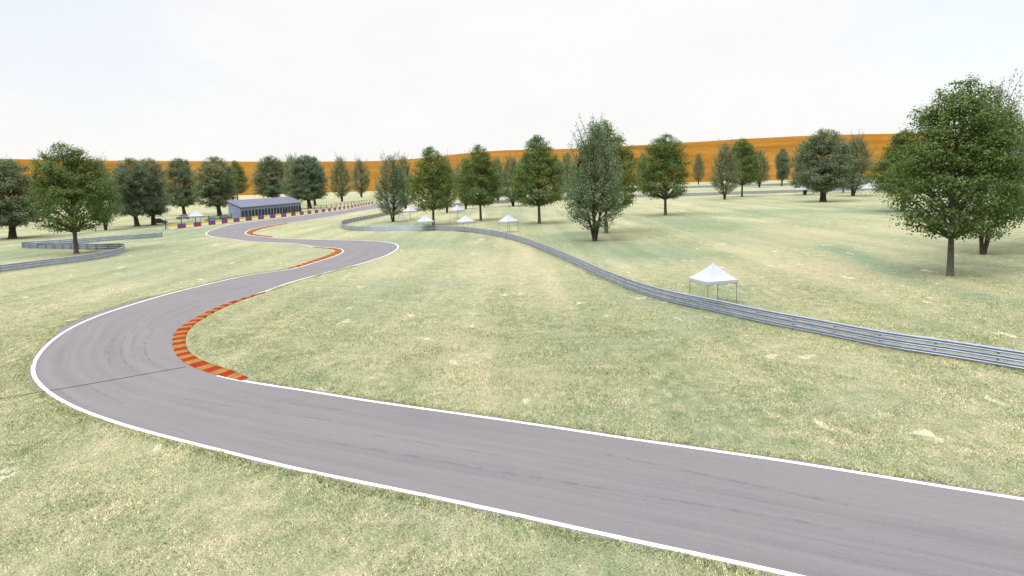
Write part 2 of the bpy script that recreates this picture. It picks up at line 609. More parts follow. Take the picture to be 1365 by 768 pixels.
edge_var = 0.025 * np.sin(vv * 0.9) + 0.02 * np.sin(vv * 2.3 + 1)
shoulder = 0.27 + edge_var
# a wider paved shoulder on the outside of the big bend
pxs = np.array([proj(Vector((p[0], p[1], 0)))[0] for p in PA])
pys = np.array([proj(Vector((p[0], p[1], 0)))[1] for p in PA])
extra = np.where((pys > 395) & (pys < 440) & (pxs < 260), 1.0, 0.0)
extra = np.convolve(extra, np.hanning(19) / np.hanning(19).sum(), mode='same')
road = strip("track_road", PA - unit * (shoulder + extra * 0.85)[:, None], PB + unit * (0.30 + edge_var[::-1])[:, None], Z_ROAD, MAT['asphalt'], 6, vv)
tag(road, "grey asphalt race track snaking through the grass", kind="structure")


def ribbon(name, P, w, z, material):
    n = normals2(P)
    return strip(name, P - n * w / 2, P + n * w / 2, z, material, 1, np.arange(len(P)) * 0.5)


k0 = np.hypot(*(B - np.array(gp(287, 500)[:2])).T).argmin()
k1 = np.hypot(*(B - np.array(gp(345, 391.2)[:2])).T).argmin()
for P in (A, B[:k0], B[k1:]):
    tag(ribbon("road_edge_line", P, 0.225, Z_LINE, MAT['line']), "white painted line along the edge of the track", kind="structure")

# ---------------------------------------------------------------- kerbs


def kerb(px_in, px_out, label, stripe):
    P = gauss_smooth(smooth_path([gp(*p) for p in px_in], 0.3), 2)
    Q = gauss_smooth(smooth_path([gp(*p) for p in px_out], 0.3), 2)
    n = int(len(P))
    Q = np.stack([np.interp(np.linspace(0, 1, n), np.linspace(0, 1, len(Q)), Q[:, k]) for k in (0, 1)], 1)
    V, Fc, mi = [], [], []
    prof = [(0.0, Z_KERB), (0.12, 0.045), (0.55, 0.075), (0.92, 0.10), (1.0, -0.02)]
    d = np.r_[0, np.cumsum(np.linalg.norm(np.diff((P + Q) / 2, axis=0), axis=1))]
    k = len(prof)
    for a in range(n):
        taper = min(1, d[a] / 1.5 + .1, (d[-1] - d[a]) / 1.5 + .1)
        for f, z in prof:
            q = P[a] * (1 - f) + Q[a] * f
            V.append((q[0], q[1], Z_KERB + (z - Z_KERB) * taper if z > 0 else z))
    for a in range(n - 1):
        for c in range(k - 1):
            Fc.append((a * k + c, a * k + c + 1, a * k + k + c + 1, a * k + k + c))
            mi.append(int(d[a] / stripe) % 2)
    me = np_mesh("kerb", V, np.array(Fc), mi)
    bm = bmesh.new(); bm.from_mesh(me); bmesh.ops.recalc_face_normals(bm, faces=bm.faces)
    if sum(f.normal.z for f in bm.faces) < 0: bmesh.ops.reverse_faces(bm, faces=bm.faces)
    bm.to_mesh(me); bm.free()
    return tag(link("kerb", me, [MAT['kerb_red'], MAT['kerb_tan']]), label, kind="structure")


kerb([(354, 388.6), (331, 395.4), (311, 401.2), (285, 411.2), (264, 421.6), (246, 432), (234.6, 441), (230, 451), (230.3, 462), (236.5, 475.6), (251.5, 487), (277.5, 497), (300, 503.2), (322, 508)],
     [(354, 390.4), (330, 397.9), (304, 408), (280, 420), (261, 432), (252, 441), (248, 451), (248.5, 461), (257, 473), (272.5, 482), (298, 491), (316, 497), (332, 503.2)],
     "red and tan striped kerb on the inside of the nearest bend", 0.92)
kerb([(384, 359.4), (400, 355.8), (416, 350.8), (436, 344.8), (449.6, 339.8), (456.4, 335.6), (454.6, 332.6), (446.6, 330.9), (432, 330.1), (418, 328.9)],
     [(382, 358.2), (397, 354.2), (411, 349.4), (429, 343.4), (440, 339), (446.4, 335.9), (446, 333.6), (441, 332), (430, 331), (417, 329.7)],
     "red and tan striped kerb on the second bend, left of the track", 1.1)
kerb([(362, 316.4), (345, 315), (332.6, 313.2), (328, 310.9), (331, 308.1), (340, 305), (354, 302), (369, 299.4), (382, 297.5)],
     [(364, 315.4), (348, 314), (340, 312.6), (337, 310.9), (339, 308.9), (346, 306), (358, 303), (372, 300.2), (384, 298.3)],
     "red and tan striped kerb at the far hairpin below the barrier boards", 1.1)

def make_rubber():
    m, nt, b = mat("rubber_streak")
    uv = nt.nodes.new("ShaderNodeUVMap").outputs["UV"]
    pos = nt.nodes.new("ShaderNodeNewGeometry").outputs["Position"]
    b.inputs["Base Color"].default_value = (0.055, 0.052, 0.058, 1)
    b.inputs["Roughness"].default_value = 0.8
    a = ramp(nt, noise(nt, pos, 1.3, 5, 0.7), [(0.42, 0.0), (0.74, 0.42)])
    g = ramp(nt, noise(nt, pos, 22.0, 2, 0.7), [(0.35, 0.25), (0.65, 1.0)])
    nt.links.new(math_n(nt, 'MULTIPLY', a, g), b.inputs["Alpha"])
    return m


MAT['tyre_mark'] = make_rubber()
mrk = random.Random(3)
marks = []
cen = (PA + PB) / 2
for px, py, ln, fr in [(190, 425, 20, .62), (205, 440, 24, .70), (165, 470, 14, .45), (150, 455, 18, .30), (130, 525, 7, .42), (215, 420, 16, .80), (330, 540, 12, .55),
                       (430, 372, 20, .4), (480, 345, 14, .6), (850, 655, 14, .35), (930, 640, 10, .30),(560, 590, 9, .65)]:
    q = np.array(gp(px, py)[:2])
    k = int(np.hypot(*(cen - q).T).argmin()); n = int(ln / .6)
    i0, i1 = max(0, k - n // 2), min(len(PA), k + n // 2)
    f0 = float(np.clip(((q - PA[k]) * unit[k]).sum() / wid[k][0], .08, .92)); f1 = f0 + mrk.uniform(-.12, .12)
    ff = np.linspace(f0, f1, i1 - i0)[:, None]
    Pm = PA[i0:i1] + dirAB[i0:i1] * ff
    marks.append(Pm)
for Pm in marks:
    for off in ((0,) if mrk.random() < .4 else (0, 1.4)):
        nn = normals2(Pm)
        Pq = Pm + nn * off * (1 if mrk.random() < .5 else -1)
        tag(strip("tyre_mark", Pq - nn * .09, Pq + nn * .09, Z_LINE, MAT['tyre_mark'], 1, np.arange(len(Pq)) * .6), "faint dark tyre mark on the track", kind="structure")

# dark cable lying across the track at the bend
cp = [gp(-60, 545.5), gp(0, 532.5), gp(45, 524.5), gp(75, 520), gp(150, 507), gp(248, 489.5)]
Pc = smooth_path(cp, 1.0)
mb = MB()
mb.tube([(p[0], p[1], 0.028) for p in Pc], [0.013] * len(Pc), 6)
tag(mb.build("cable", MAT['cable'], smooth=True), "thin black cable lying across the grass and the track at the nearest bend", "cable")

# ---------------------------------------------------------------- ground
def axis(lo, hi, fine_lo, fine_hi, fine, coarse_ratio=1.12):
    xs = list(np.arange(fine_lo, fine_hi + fine, fine))
    s, x = fine, xs[-1]
    while x < hi:
        s *= coarse_ratio; x += s; xs.append(x)
    s, x = fine, xs[0]
    left = []
    while x > lo:
        s *= coarse_ratio; x -= s; left.append(x)
    return np.array(left[::-1] + xs)


gx = axis(-2600, 2600, -120, 170, 2.0)
gy = axis(-600, 3200, -10, 330, 2.0)
GX, GY = np.meshgrid(gx, gy)
V = np.stack([GX.ravel(), GY.ravel(), np.zeros(GX.size)], 1)
nx, ny = len(gx), len(gy)
ii = (np.arange(ny - 1)[:, None] * nx + np.arange(nx - 1)[None]).ravel()
Fc = np.stack([ii, ii + 1, ii + 1 + nx, ii + nx], 1)
gme = np_mesh("ground", V, Fc)


def ell(px0, py0, px1, py1):
    """soft ellipse of ground colour between two opposite pixels"""
    a, b, c, d = gp(px0, (py0 + py1) / 2), gp(px1, (py0 + py1) / 2), gp((px0 + px1) / 2, py0), gp((px0 + px1) / 2, py1)
    cx, cy = (a.x + b.x) / 2, (c.y + d.y) / 2
    rx, ry = abs(b.x - a.x) / 2, abs(c.y - d.y) / 2
    wob = 1 + .25 * np.sin(GX * .21 + GY * .13) + .18 * np.sin(GX * .37 - GY * .29 + 2)
    r = np.sqrt(((GX - cx) / rx) ** 2 + ((GY - cy) / ry) ** 2) * wob
    return np.clip(1.6 - 1.3 * r, 0, 1)


lush = np.zeros_like(GX)
for e in [(460, 316, 640, 332), (700, 305, 820, 326), (760, 318, 960, 350), (860, 285, 1050, 318), (640, 268, 730, 292), (1090, 272, 1330, 290),
          (905, 375, 1005, 400), (820, 385, 1050, 455), (930, 278, 1160, 288), (0, 322, 110, 345), (150, 300, 330, 322), (1250, 405, 1480, 470), (480, 296, 600, 306), (250, 285, 360, 300)]:
    lush = np.maximum(lush, ell(*e) * .8)
# narrow greener strip crossing the field on the right
seg = resample(np.array([gp(*p)[:2] for p in [(1105, 328), (1150, 343), (1190, 362), (1230, 377), (1300, 396), (1400, 415)]]), 1.0)
dd = np.full(GX.shape, 1e9)
for q in seg: dd = np.minimum(dd, np.hypot(GX - q[0], GY - q[1]))
lush = np.maximum(lush, np.clip(1.5 - dd / 1.9, 0, 1) * 1.25)
# greener rim in the grass beside the track
seg = resample(np.array([gp(*p)[:2] for p in [(360, 497), (430, 508), (560, 527), (700, 545), (830, 565), (980, 588), (1150, 612), (1400, 655)]]), 1.0)
dd = np.full(GX.shape, 1e9)
for q in seg: dd = np.minimum(dd, np.hypot(GX - q[0], GY - q[1]))
lush = np.maximum(lush, np.clip(1.0 - dd / 2.2, 0, 1) * .55)
dry = np.zeros_like(GX)
for e in [(640, 312, 760, 470), (440, 262, 800, 285), (560, 440, 760, 540), (980, 300, 1180, 330), (300, 255, 520, 262), (60, 265, 330, 285), (950, 345, 1200, 395)]:
    dry = np.maximum(dry, ell(*e) * .8)
for nm, arr in (("lush", lush), ("dry", dry)):
    at = gme.attributes.new(nm, 'FLOAT', 'POINT')
    at.data.foreach_set("value", arr.ravel().astype(np.float32))
tag(link("ground", gme, MAT['ground']), "mown pale green and straw coloured grass field", kind="structure")

# ---------------------------------------------------------------- short grass standing near the camera
def grass_blades():
    n = 1500000
    y = 12 + 78 * RNG.random(n) ** 0.9
    x = (RNG.random(n) * 2 - 1) * (y * 0.80 + 4)
    dens = np.clip((y * .8 + 4) / 42, 0, 1) * np.clip((92 - y) / 40, 0, 1) ** 1.5
    keep = RNG.random(n) < dens
    x, y = x[keep], y[keep]
    near = (PA[:, 1] < 110) | (PB[:, 1] < 110)
    pa, un, wd = PA[near], unit[near], wid[near][:, 0]
    ctr = pa + un * wd[:, None] / 2
    ok = np.ones(len(x), bool)
    for s in range(0, len(x), 20000):
        q = np.stack([x[s:s + 20000], y[s:s + 20000]], 1)
        d2 = ((q[:, None] - ctr[None]) ** 2).sum(2)
        k = d2.argmin(1)
        t = ((q - pa[k]) * un[k]).sum(1)
        lim = 0.20 + 0.09 * np.sin(q[:, 0] * 3.1) * np.sin(q[:, 1] * 2.7)
        inside = (t > -lim - extra[near][k] * .85) & (t < wd[k] + lim) & (d2.min(1) < (wd[k] * .75 + 1) ** 2)
        ok[s:s + 20000] = ~inside
    x, y = x[ok], y[ok]
    # longer unmown grass along the edge of the asphalt
    vx, vy = [], []
    for E, sg, sh in ((PA, -1, shoulder + extra * .85), (PB, 1, 0.30 + edge_var[::-1])):
        sel = np.where((E[:, 1] > 10) & (E[:, 1] < 95))[0]
        k = RNG.choice(sel, 60000)
        along = (RNG.random(60000) - .5) * .7
        tang = np.gradient(E, axis=0); tang /= np.linalg.norm(tang, axis=1, keepdims=True)
        o = sh[k] + np.abs(RNG.normal(size=60000)) * .28 - .07 + .06 * np.sin(k * .8 + along * 3) + .05 * np.sin(k * 2.1)
        q = E[k] + unit[k] * (sg * o)[:, None] + tang[k] * along[:, None]
        vx.append(q[:, 0]); vy.append(q[:, 1])
    n_main = len(x)
    x = np.r_[x, vx[0], vx[1]]; y = np.r_[y, vy[0], vy[1]]
    kb = np.array([gp(*p)[:2] for p in [(354, 389), (311, 404), (280, 416), (261, 427), (246, 437), (240, 451), (242, 465), (253, 477), (277, 490), (300, 498), (326, 506)]])
    kb = resample(kb, .3)
    ok = np.ones(len(x), bool)
    for s in range(0, len(x), 40000):
        ok[s:s + 40000] = (((np.stack([x[s:s + 40000], y[s:s + 40000]], 1)[:, None] - kb[None]) ** 2).sum(2).min(1) > .55 ** 2)
    main = (np.arange(len(x)) < n_main)[ok]
    x, y = x[ok], y[ok]
    n = len(x)
    h = (0.035 + 0.06 * RNG.random(n)) * (0.8 + .5 * np.sin(x * .7 + 1.3 * np.sin(y * .5)) * np.sin(y * .6))
    h = np.clip(h, .025, .12) * np.where(main, 1, 1.25)
    w = 0.010 + 0.012 * RNG.random(n)
    th = RNG.random(n) * 2 * np.pi
    lean = h * (0.4 + 0.9 * RNG.random(n))
    ph = RNG.random(n) * 2 * np.pi
    V = np.zeros((n, 3, 3), np.float32)
    V[:, 0, 0] = x - np.cos(th) * w; V[:, 0, 1] = y - np.sin(th) * w
    V[:, 1, 0] = x + np.cos(th) * w; V[:, 1, 1] = y + np.sin(th) * w
    V[:, 2, 0] = x + np.cos(ph) * lean; V[:, 2, 1] = y + np.sin(ph) * lean; V[:, 2, 2] = h
    me = np_mesh("grass", V.reshape(-1, 3), np.arange(n * 3).reshape(-1, 3))
    tag(link("grass", me, MAT['blade']), "short dry grass blades covering the near field", kind="stuff")


grass_blades()

# ---------------------------------------------------------------- hills
def hills():
    prof_px = [(-300, 214), (0, 212), (200, 214.5), (430, 215.5), (510, 215), (570, 210), (640, 202), (700, 199.5), (780, 198), (850, 194), (920, 189.5), (1000, 184.5), (1080, 181), (1160, 178.5), (1250, 177), (1400, 175), (1650, 173)]
    # azimuth and tangent of elevation of the ridge
    az, el = [], []
    for px, py in prof_px:
        d = fwd + right * ((px - W / 2) / F) - up * ((py - H / 2) / F)
        az.append(math.atan2(d.x, d.y)); el.append(d.z / math.hypot(d.x, d.y))
    azs = np.linspace(-1.25, 1.25, 260)
    ridge = np.interp(azs, az, el)
    ridge = gauss_smooth(ridge[:, None], 5)[:, 0]
    R0, R1, R2 = 930.0, 1120.0, 1900.0
    rs = np.r_[np.linspace(R0, R1, 22), np.linspace(R1 + 60, R2, 10)]
    V = []
    for r in rs:
        t = np.clip((r - R0) / (R1 - R0), 0, 1)
        for a_i, e in zip(azs, ridge):
            top = e * R1 + CAM_Z
            z = -1.0 + (top + 1) * (t ** 0.8) if r <= R1 else top * (1 - .45 * ((r - R1) / (R2 - R1)) ** 1.5)
            z += (2.2 * math.sin(a_i * 31 + r * .013) + 1.4 * math.sin(a_i * 83 - r * .021)) * (0.25 if r > R1 - 40 else .6) * (0 if t < .04 else 1) * .35
            V.append((math.sin(a_i) * r, math.cos(a_i) * r, z))
    na = len(azs)
    ii = (np.arange(len(rs) - 1)[:, None] * na + np.arange(na - 1)[None]).ravel()
    Fc = np.stack([ii, ii + na, ii + 1 + na, ii + 1], 1)
    Fc = Fc[:, ::-1]
    me = np_mesh("hills", V, Fc, smooth=True)
    tag(link("hills", me, MAT['hill']), "long low orange hillside behind the trees", kind="structure")


hills()

# ---------------------------------------------------------------- guardrails
def beam_profile():
    """one W-beam: (out, up) points around 0.31 m of height"""
    pts = [(0.0, 0.0), (0.03, 0.004), (0.105, 0.055), (0.105, 0.085), (0.01, 0.130), (0.01, 0.160), (0.105, 0.205), (0.105, 0.235), (0.03, 0.286), (0.0, 0.29)]
    back = [(o - 0.012, u) for o, u in reversed(pts)]
    return pts + back


def guardrail(pix, label, step=1.0, post_every=2.0, world=False, scale=1.0, group=None):
    """path in pixels; the beams face the right-hand side, posts stand on the left-hand side"""
    pts = pix if world else [gp(*p) for p in pix]
    P = gauss_smooth(smooth_path(pts, step), 1)
    nrm = normals2(P)
    c = P[len(P) // 2]
    root = empty("guardrail", (c[0], c[1], 0))
    tag(root, label, "guardrail", group)
    L = P - c
    prof = beam_profile()
    k = len(prof)
    for lv in range(3):
        z0 = (0.09 + lv * 0.355) * scale
        V = np.zeros((len(P) * k, 3))
        for q, (o, u) in enumerate(prof):
            V[q::k, :2] = L - nrm * (o * scale)
            V[q::k, 2] = z0 + u * scale
        idx = (np.arange(len(P) - 1)[:, None] * k + np.arange(k)[None])
        nxt = (np.arange(len(P) - 1)[:, None] * k + (np.arange(k)[None] + 1) % k)
        Fc = np.stack([idx.ravel(), nxt.ravel(), (nxt + k).ravel(), (idx + k).ravel()], 1)
        me = np_mesh("rail", V, Fc)
        bm = bmesh.new(); bm.from_mesh(me)
        bm.faces.new([bm_v for bm_v in list(bm.verts)[:k]] if False else [bm.verts[i] for i in range(k)]) if bm.verts.ensure_lookup_table() is None else None
        bm.faces.new([bm.verts[len(P) * k - k + i] for i in range(k)])
        bmesh.ops.recalc_face_normals(bm, faces=bm.faces)
        bm.to_mesh(me); bm.free()
        link("rail", me, MAT['rail'], root)
    post_me = None
    n = len(P); stride = max(1, int(round(post_every / step)))
    if n / stride > 99: stride = int(math.ceil(n / 99))
    for i in range(1, n - 1, stride):
        if post_me is None:
            bm = bmesh.new()
            h = 1.10 * scale
            # C-section: web and two flanges
            bx(bm, (0.0, 0.062, h / 2 - 0.1), (0.10, 0.012, h + .2))
            bx(bm, (0.044, 0.100, h / 2 - 0.1), (0.012, 0.064, h + .2))
            bx(bm, (-0.044, 0.100, h / 2 - 0.1), (0.012, 0.064, h + .2))
            for lv in range(3):
                bx(bm, (0, 0.028, (0.255 + lv * .335) * scale), (0.08, 0.056, 0.10))
            post_me = bpy.data.meshes.new("post"); bm.to_mesh(post_me); bm.free()
            post_me.materials.append(MAT['post'])
        o = bpy.data.objects.new("post", post_me)
        COL.objects.link(o); o.parent = root
        o.location = (L[i][0], L[i][1], 0)
        o.rotation_euler = (0, 0, math.atan2(nrm[i][1], nrm[i][0]) - math.pi / 2)
    return root


GR = "steel guardrails around the circuit"
near_rail = [(1560, 528), (1460, 511), (1365, 495), (1271, 479), (1182, 465), (1093, 447), (1022, 433), (951, 416.5), (898, 405), (854, 392), (810, 374.5), (766, 353.6), (733, 338.6), (700, 325.5),
             (672, 317.4), (645, 312.3), (604, 308.2), (560, 307.4), (520, 307.8), (490, 308), (470, 307.4), (458, 305), (455, 302), (460, 298.6), (470, 296.2), (485, 293.2), (503, 289.6), (520, 286.4), (545, 283), (568, 281)]
guardrail(near_rail[::-1], "long triple-beam steel guardrail sweeping from right edge to the hairpin by the near tents", 0.8, 2.4, group=GR)
left_rail = [(-90, 373), (-40, 368), (0, 363.5), (53, 356.5), (105, 350), (141, 344), (160, 339), (166.5, 335), (163, 332.5), (150, 332.6), (132, 333), (97, 332.3), (61, 331.6), (36, 331.2), (29, 330.3), (36, 329), (60, 327.6), (105, 324.8), (140, 322), (176, 319.4), (217, 316)]
guardrail(left_rail, "guardrail zigzag under the leftmost dark maple, its posts facing outward on the middle leg", 0.6, 2.4, group=GR)
far_a = [(575, 279.6), (600, 276.5), (640, 273), (690, 269.5), (760, 266.6), (850, 263.5), (950, 260.6), (1040, 257.6), (1120, 255.2), (1200, 253.2), (1300, 251), (1420, 248)]
guardrail(far_a[::-1][::-1], "nearer of the two distant guardrails crossing behind the field on the right", 2.5, 4.0, scale=1.45, group=GR)
far_b = [(640, 263), (690, 260), (760, 257), (850, 253.6), (950, 250), (1040, 247.6), (1120, 245.6), (1200, 244), (1300, 241.8), (1420, 239)]
guardrail(far_b, "farther of the two distant guardrails crossing behind the field on the right", 4.0, 6.0, scale=1.6, group=GR)

# ---------------------------------------------------------------- barrier boards and mesh fence beside the far track
bar_px = [(225, 306), (248, 303.6), (268, 301.4), (288, 299.2), (313, 296.2), (337, 293.6), (362, 291), (384, 288.7), (405, 286.2), (420, 284.3), (435, 282.4), (453, 279.8), (468, 277.4), (479, 275.4), (488.5, 273.5), (499, 271.8)]
BP = gauss_smooth(smooth_path([gp(*p) for p in bar_px], 0.5), 6)
# shift a little away from the track edge
NB = 55
BQ = resample(BP, np.linalg.norm(np.diff(BP, axis=0), axis=1).sum() / NB)[:NB + 1]


def make_board(top, bottom, ln):
    root = empty("barrier_board")
    bm = bmesh.new(); bx(bm, (0, 0, 0.33), (ln, 0.10, 0.62), bevel=0.02); from_bm("lower_panel", bm, MAT[bottom], root)
    bm = bmesh.new(); bx(bm, (0, 0, 0.94), (ln, 0.11, 0.58), bevel=0.02); from_bm("upper_panel", bm, MAT[top], root)
    bm = bmesh.new()
    for sx in (-.35, .35):
        bx(bm, (ln * sx, 0.12, 0.6), (0.06, 0.10, 1.2)); bx(bm, (ln * sx, 0.30, 0.04), (0.06, 0.45, 0.06))
    from_bm("support", bm, MAT['dark_post'], root)
    return root


def copy_tree(o, parent=None):
    c = o.copy(); COL.objects.link(c)
    if parent is not None: c.parent = parent
    for ch in [x for x in bpy.data.objects if x.parent == o]:
        copy_tree(ch, c)
    return c


def place_copy(root, kids, loc, rz):
    c = root.copy(); COL.objects.link(c)
    c.location = loc; c.rotation_euler = (0, 0, rz)
    for k in kids:
        d = k.copy(); COL.objects.link(d); d.parent = c
        for g in [x for x in k.children]:
            e = g.copy(); COL.objects.link(e); e.parent = d
    return c


seg_len = np.linalg.norm(BQ[1] - BQ[0])
protos = [make_board('yellow', 'white', seg_len - .03), make_board('purple', 'red', seg_len - .03)]
kids = [list(p.children) for p in protos]
labels = ["yellow over white barrier board in the row beside the far track", "purple over dark red barrier board in the row beside the far track"]
for i in range(NB):
    a, b = BQ[i], BQ[i + 1]
    c = (a + b) / 2
    rz = math.atan2(b[1] - a[1], b[0] - a[0])
    t = i % 2
    o = protos[t] if i < 2 else place_copy(protos[t], kids[t], (0, 0, 0), 0)
    o.location = (c[0], c[1], 0); o.rotation_euler = (0, 0, rz)
    tag(o, labels[t], "barrier", ["yellow and white barrier boards", "purple and red barrier boards"][t])
protos[0]["label"] = "yellow over white barrier board at the left end of the row, nearest the parked cars"
del protos[0]["group"]

# mesh fence just behind the boards
FQ = BP + normals2(BP) * 0.9
root = empty("mesh_fence", (FQ[0][0], FQ[0][1], 0))
tag(root, "dark wire mesh fence on thin black posts standing behind the barrier boards", "fence")
L = FQ - FQ[0]
post_bm = bmesh.new(); bx(post_bm, (0, 0, 1.35), (0.18, 0.18, 2.7), bevel=0.02); bx(post_bm, (0, 0, 2.72), (0.17, 0.17, 0.05))
pm = bpy.data.meshes.new("post"); post_bm.to_mesh(pm); post_bm.free(); pm.materials.append(MAT['dark_post'])
FS = resample(L, np.linalg.norm(np.diff(L, axis=0), axis=1).sum() / 30)
for p in FS:
    o = bpy.data.objects.new("post", pm); COL.objects.link(o); o.parent = root; o.location = (p[0], p[1], 0)
mb = MB()
LL = resample(L, 3.0)
for z in np.arange(0.15, 2.65, 0.22):
    mb.tube([(p[0], p[1], z) for p in LL], [0.012] * len(LL), 3)
L3 = resample(L, 0.9)
for p in L3:
    mb.tube([(p[0], p[1], 0.1), (p[0], p[1], 2.6)], [0.010, 0.010], 3)
mb.build("wire_mesh", MAT['dark_post'], root)
mb = MB(); mb.tube([(p[0], p[1], 2.62) for p in LL], [0.03] * len(LL), 5); mb.build("top_rail", MAT['dark_post'], root)

# ---------------------------------------------------------------- pit building
def pit_building():
    pa, pb = gp(321, 292.0), gp(402, 282.6)           # front base line, near to far
    d = (pb - pa); ln = d.length
    rz = math.atan2(d.y, d.x)
    back = gp(303, 292.6)
    perp = Vector((-math.sin(rz), math.cos(rz), 0))
    dep = max(4.0, (back - pa).dot(perp))
    root = empty("pit_building", pa, rz)
    tag(root, "long blue-grey metal building with a sloping roof and a row of dark arched doorways", "building")
    hf = 4.0; hb = 5.9
    th = 0.2
    # wall: near end, far end, back (sloped tops), front with arched openings
    bm = bmesh.new()
    n_door, dw = 20, 1.95
    start = 0.4
    pitch = (ln - 0.8) / n_door
    # front wall by columns so that every doorway is a real opening
    def quad(p): 
        return bm.faces.new([bm.verts.new(v) for v in p])
    def front_face(y, flip):
        x = 0.0
        for k in range(n_door):
            x0 = start + k * pitch + (pitch - dw) / 2; x1 = x0 + dw
            quad([(x, y, 0), (x0, y, 0), (x0, y, hf), (x, y, hf)])
            # above the arch
            seg = 8; zs = 2.0; rr = dw / 2
            for s in range(seg):
                a0 = math.pi - math.pi * s / seg; a1 = math.pi - math.pi * (s + 1) / seg
                q0 = (x0 + rr + rr * math.cos(a0), zs + rr * .85 * math.sin(a0)); q1 = (x0 + rr + rr * math.cos(a1), zs + rr * .85 * math.sin(a1))
                quad([(q0[0], y, q0[1]), (q1[0], y, q1[1]), (q1[0], y, hf), (q0[0], y, hf)])
            x = x1
        quad([(x, y, 0), (ln, y, 0), (ln, y, hf), (x, y, hf)])
    front_face(0, False); front_face(th, True)
    for x in (0, ln - th):
        for xx in (x, x + th):
            quad([(xx, 0.0, 0), (xx, dep, 0), (xx, dep, hb), (xx, 0.0, hf)])
    for yy in (dep - th, dep):
        quad([(0, yy, 0), (ln, yy, 0), (ln, yy, hb), (0, yy, hb)])
    bmesh.ops.remove_doubles(bm, verts=bm.verts, dist=0.001)
    from_bm("wall", bm, MAT['siding'], root)
    bm = bmesh.new()
    o = 0.45
    sl = (hb - hf) / dep
    vs = []
    for zoff in (0.03, 0.18):
        for x, y in ((-o, -o), (ln + o, -o), (ln + o, dep + o), (-o, dep + o)):
            vs.append(bm.verts.new((x, y, hf + y * sl + zoff)))
    for f in ((3, 2, 1, 0), (4, 5, 6, 7), (0, 1, 5, 4), (1, 2, 6, 5), (2, 3, 7, 6), (3, 0, 4, 7)):
        bm.faces.new([vs[i] for i in f])
    roof = from_bm("roof", bm, MAT['roofing'], root)
    bm = bmesh.new(); bx(bm, (ln / 2, -o - 0.06, hf - o * sl + 0.06), (ln + 2 * o, 0.12, 0.14), bevel=.02); from_bm("gutter", bm, MAT['door_trim'], roof)
    # doorway: arched trim and dark panel set back in the opening, painted as interior shade
    proto = None
    for k in range(n_door):
        cx = start + k * pitch + pitch / 2
        if proto is None:
            mb = MB()
            rr = dw / 2; zs = 2.0
            pts = [(-rr, -0.03, 0)] + [(rr * math.cos(math.pi - math.pi * s / 10), -0.03, zs + rr * .85 * math.sin(math.pi * s / 10)) for s in range(11)] + [(rr, -0.03, 0)]
            mb.tube(pts, [0.07] * len(pts), 5)
            tr = mb.build("doorway", MAT['door_trim'], root)
            bm = bmesh.new()
            out = [(-rr, 0)] + [(rr * math.cos(math.pi - math.pi * s / 10), zs + rr * .85 * math.sin(math.pi * s / 10)) for s in range(11)] + [(rr, 0)]
            f = bm.faces.new([bm.verts.new((x, 0.16, z)) for x, z in out])
            ex = bmesh.ops.extrude_face_region(bm, geom=[f])
            bmesh.ops.translate(bm, verts=[v for v in ex['geom'] if isinstance(v, bmesh.types.BMVert)], vec=(0, 0.08, 0))
            lf = from_bm("interior_shade_panel", bm, MAT['hall_dark'], tr)
            proto = (tr, lf)
        else:
            tr = proto[0].copy(); COL.objects.link(tr); tr.parent = root
            lf = proto[1].copy(); COL.objects.link(lf); lf.parent = tr
        tr.location = (cx, 0, 0)
    return root


pit_building()

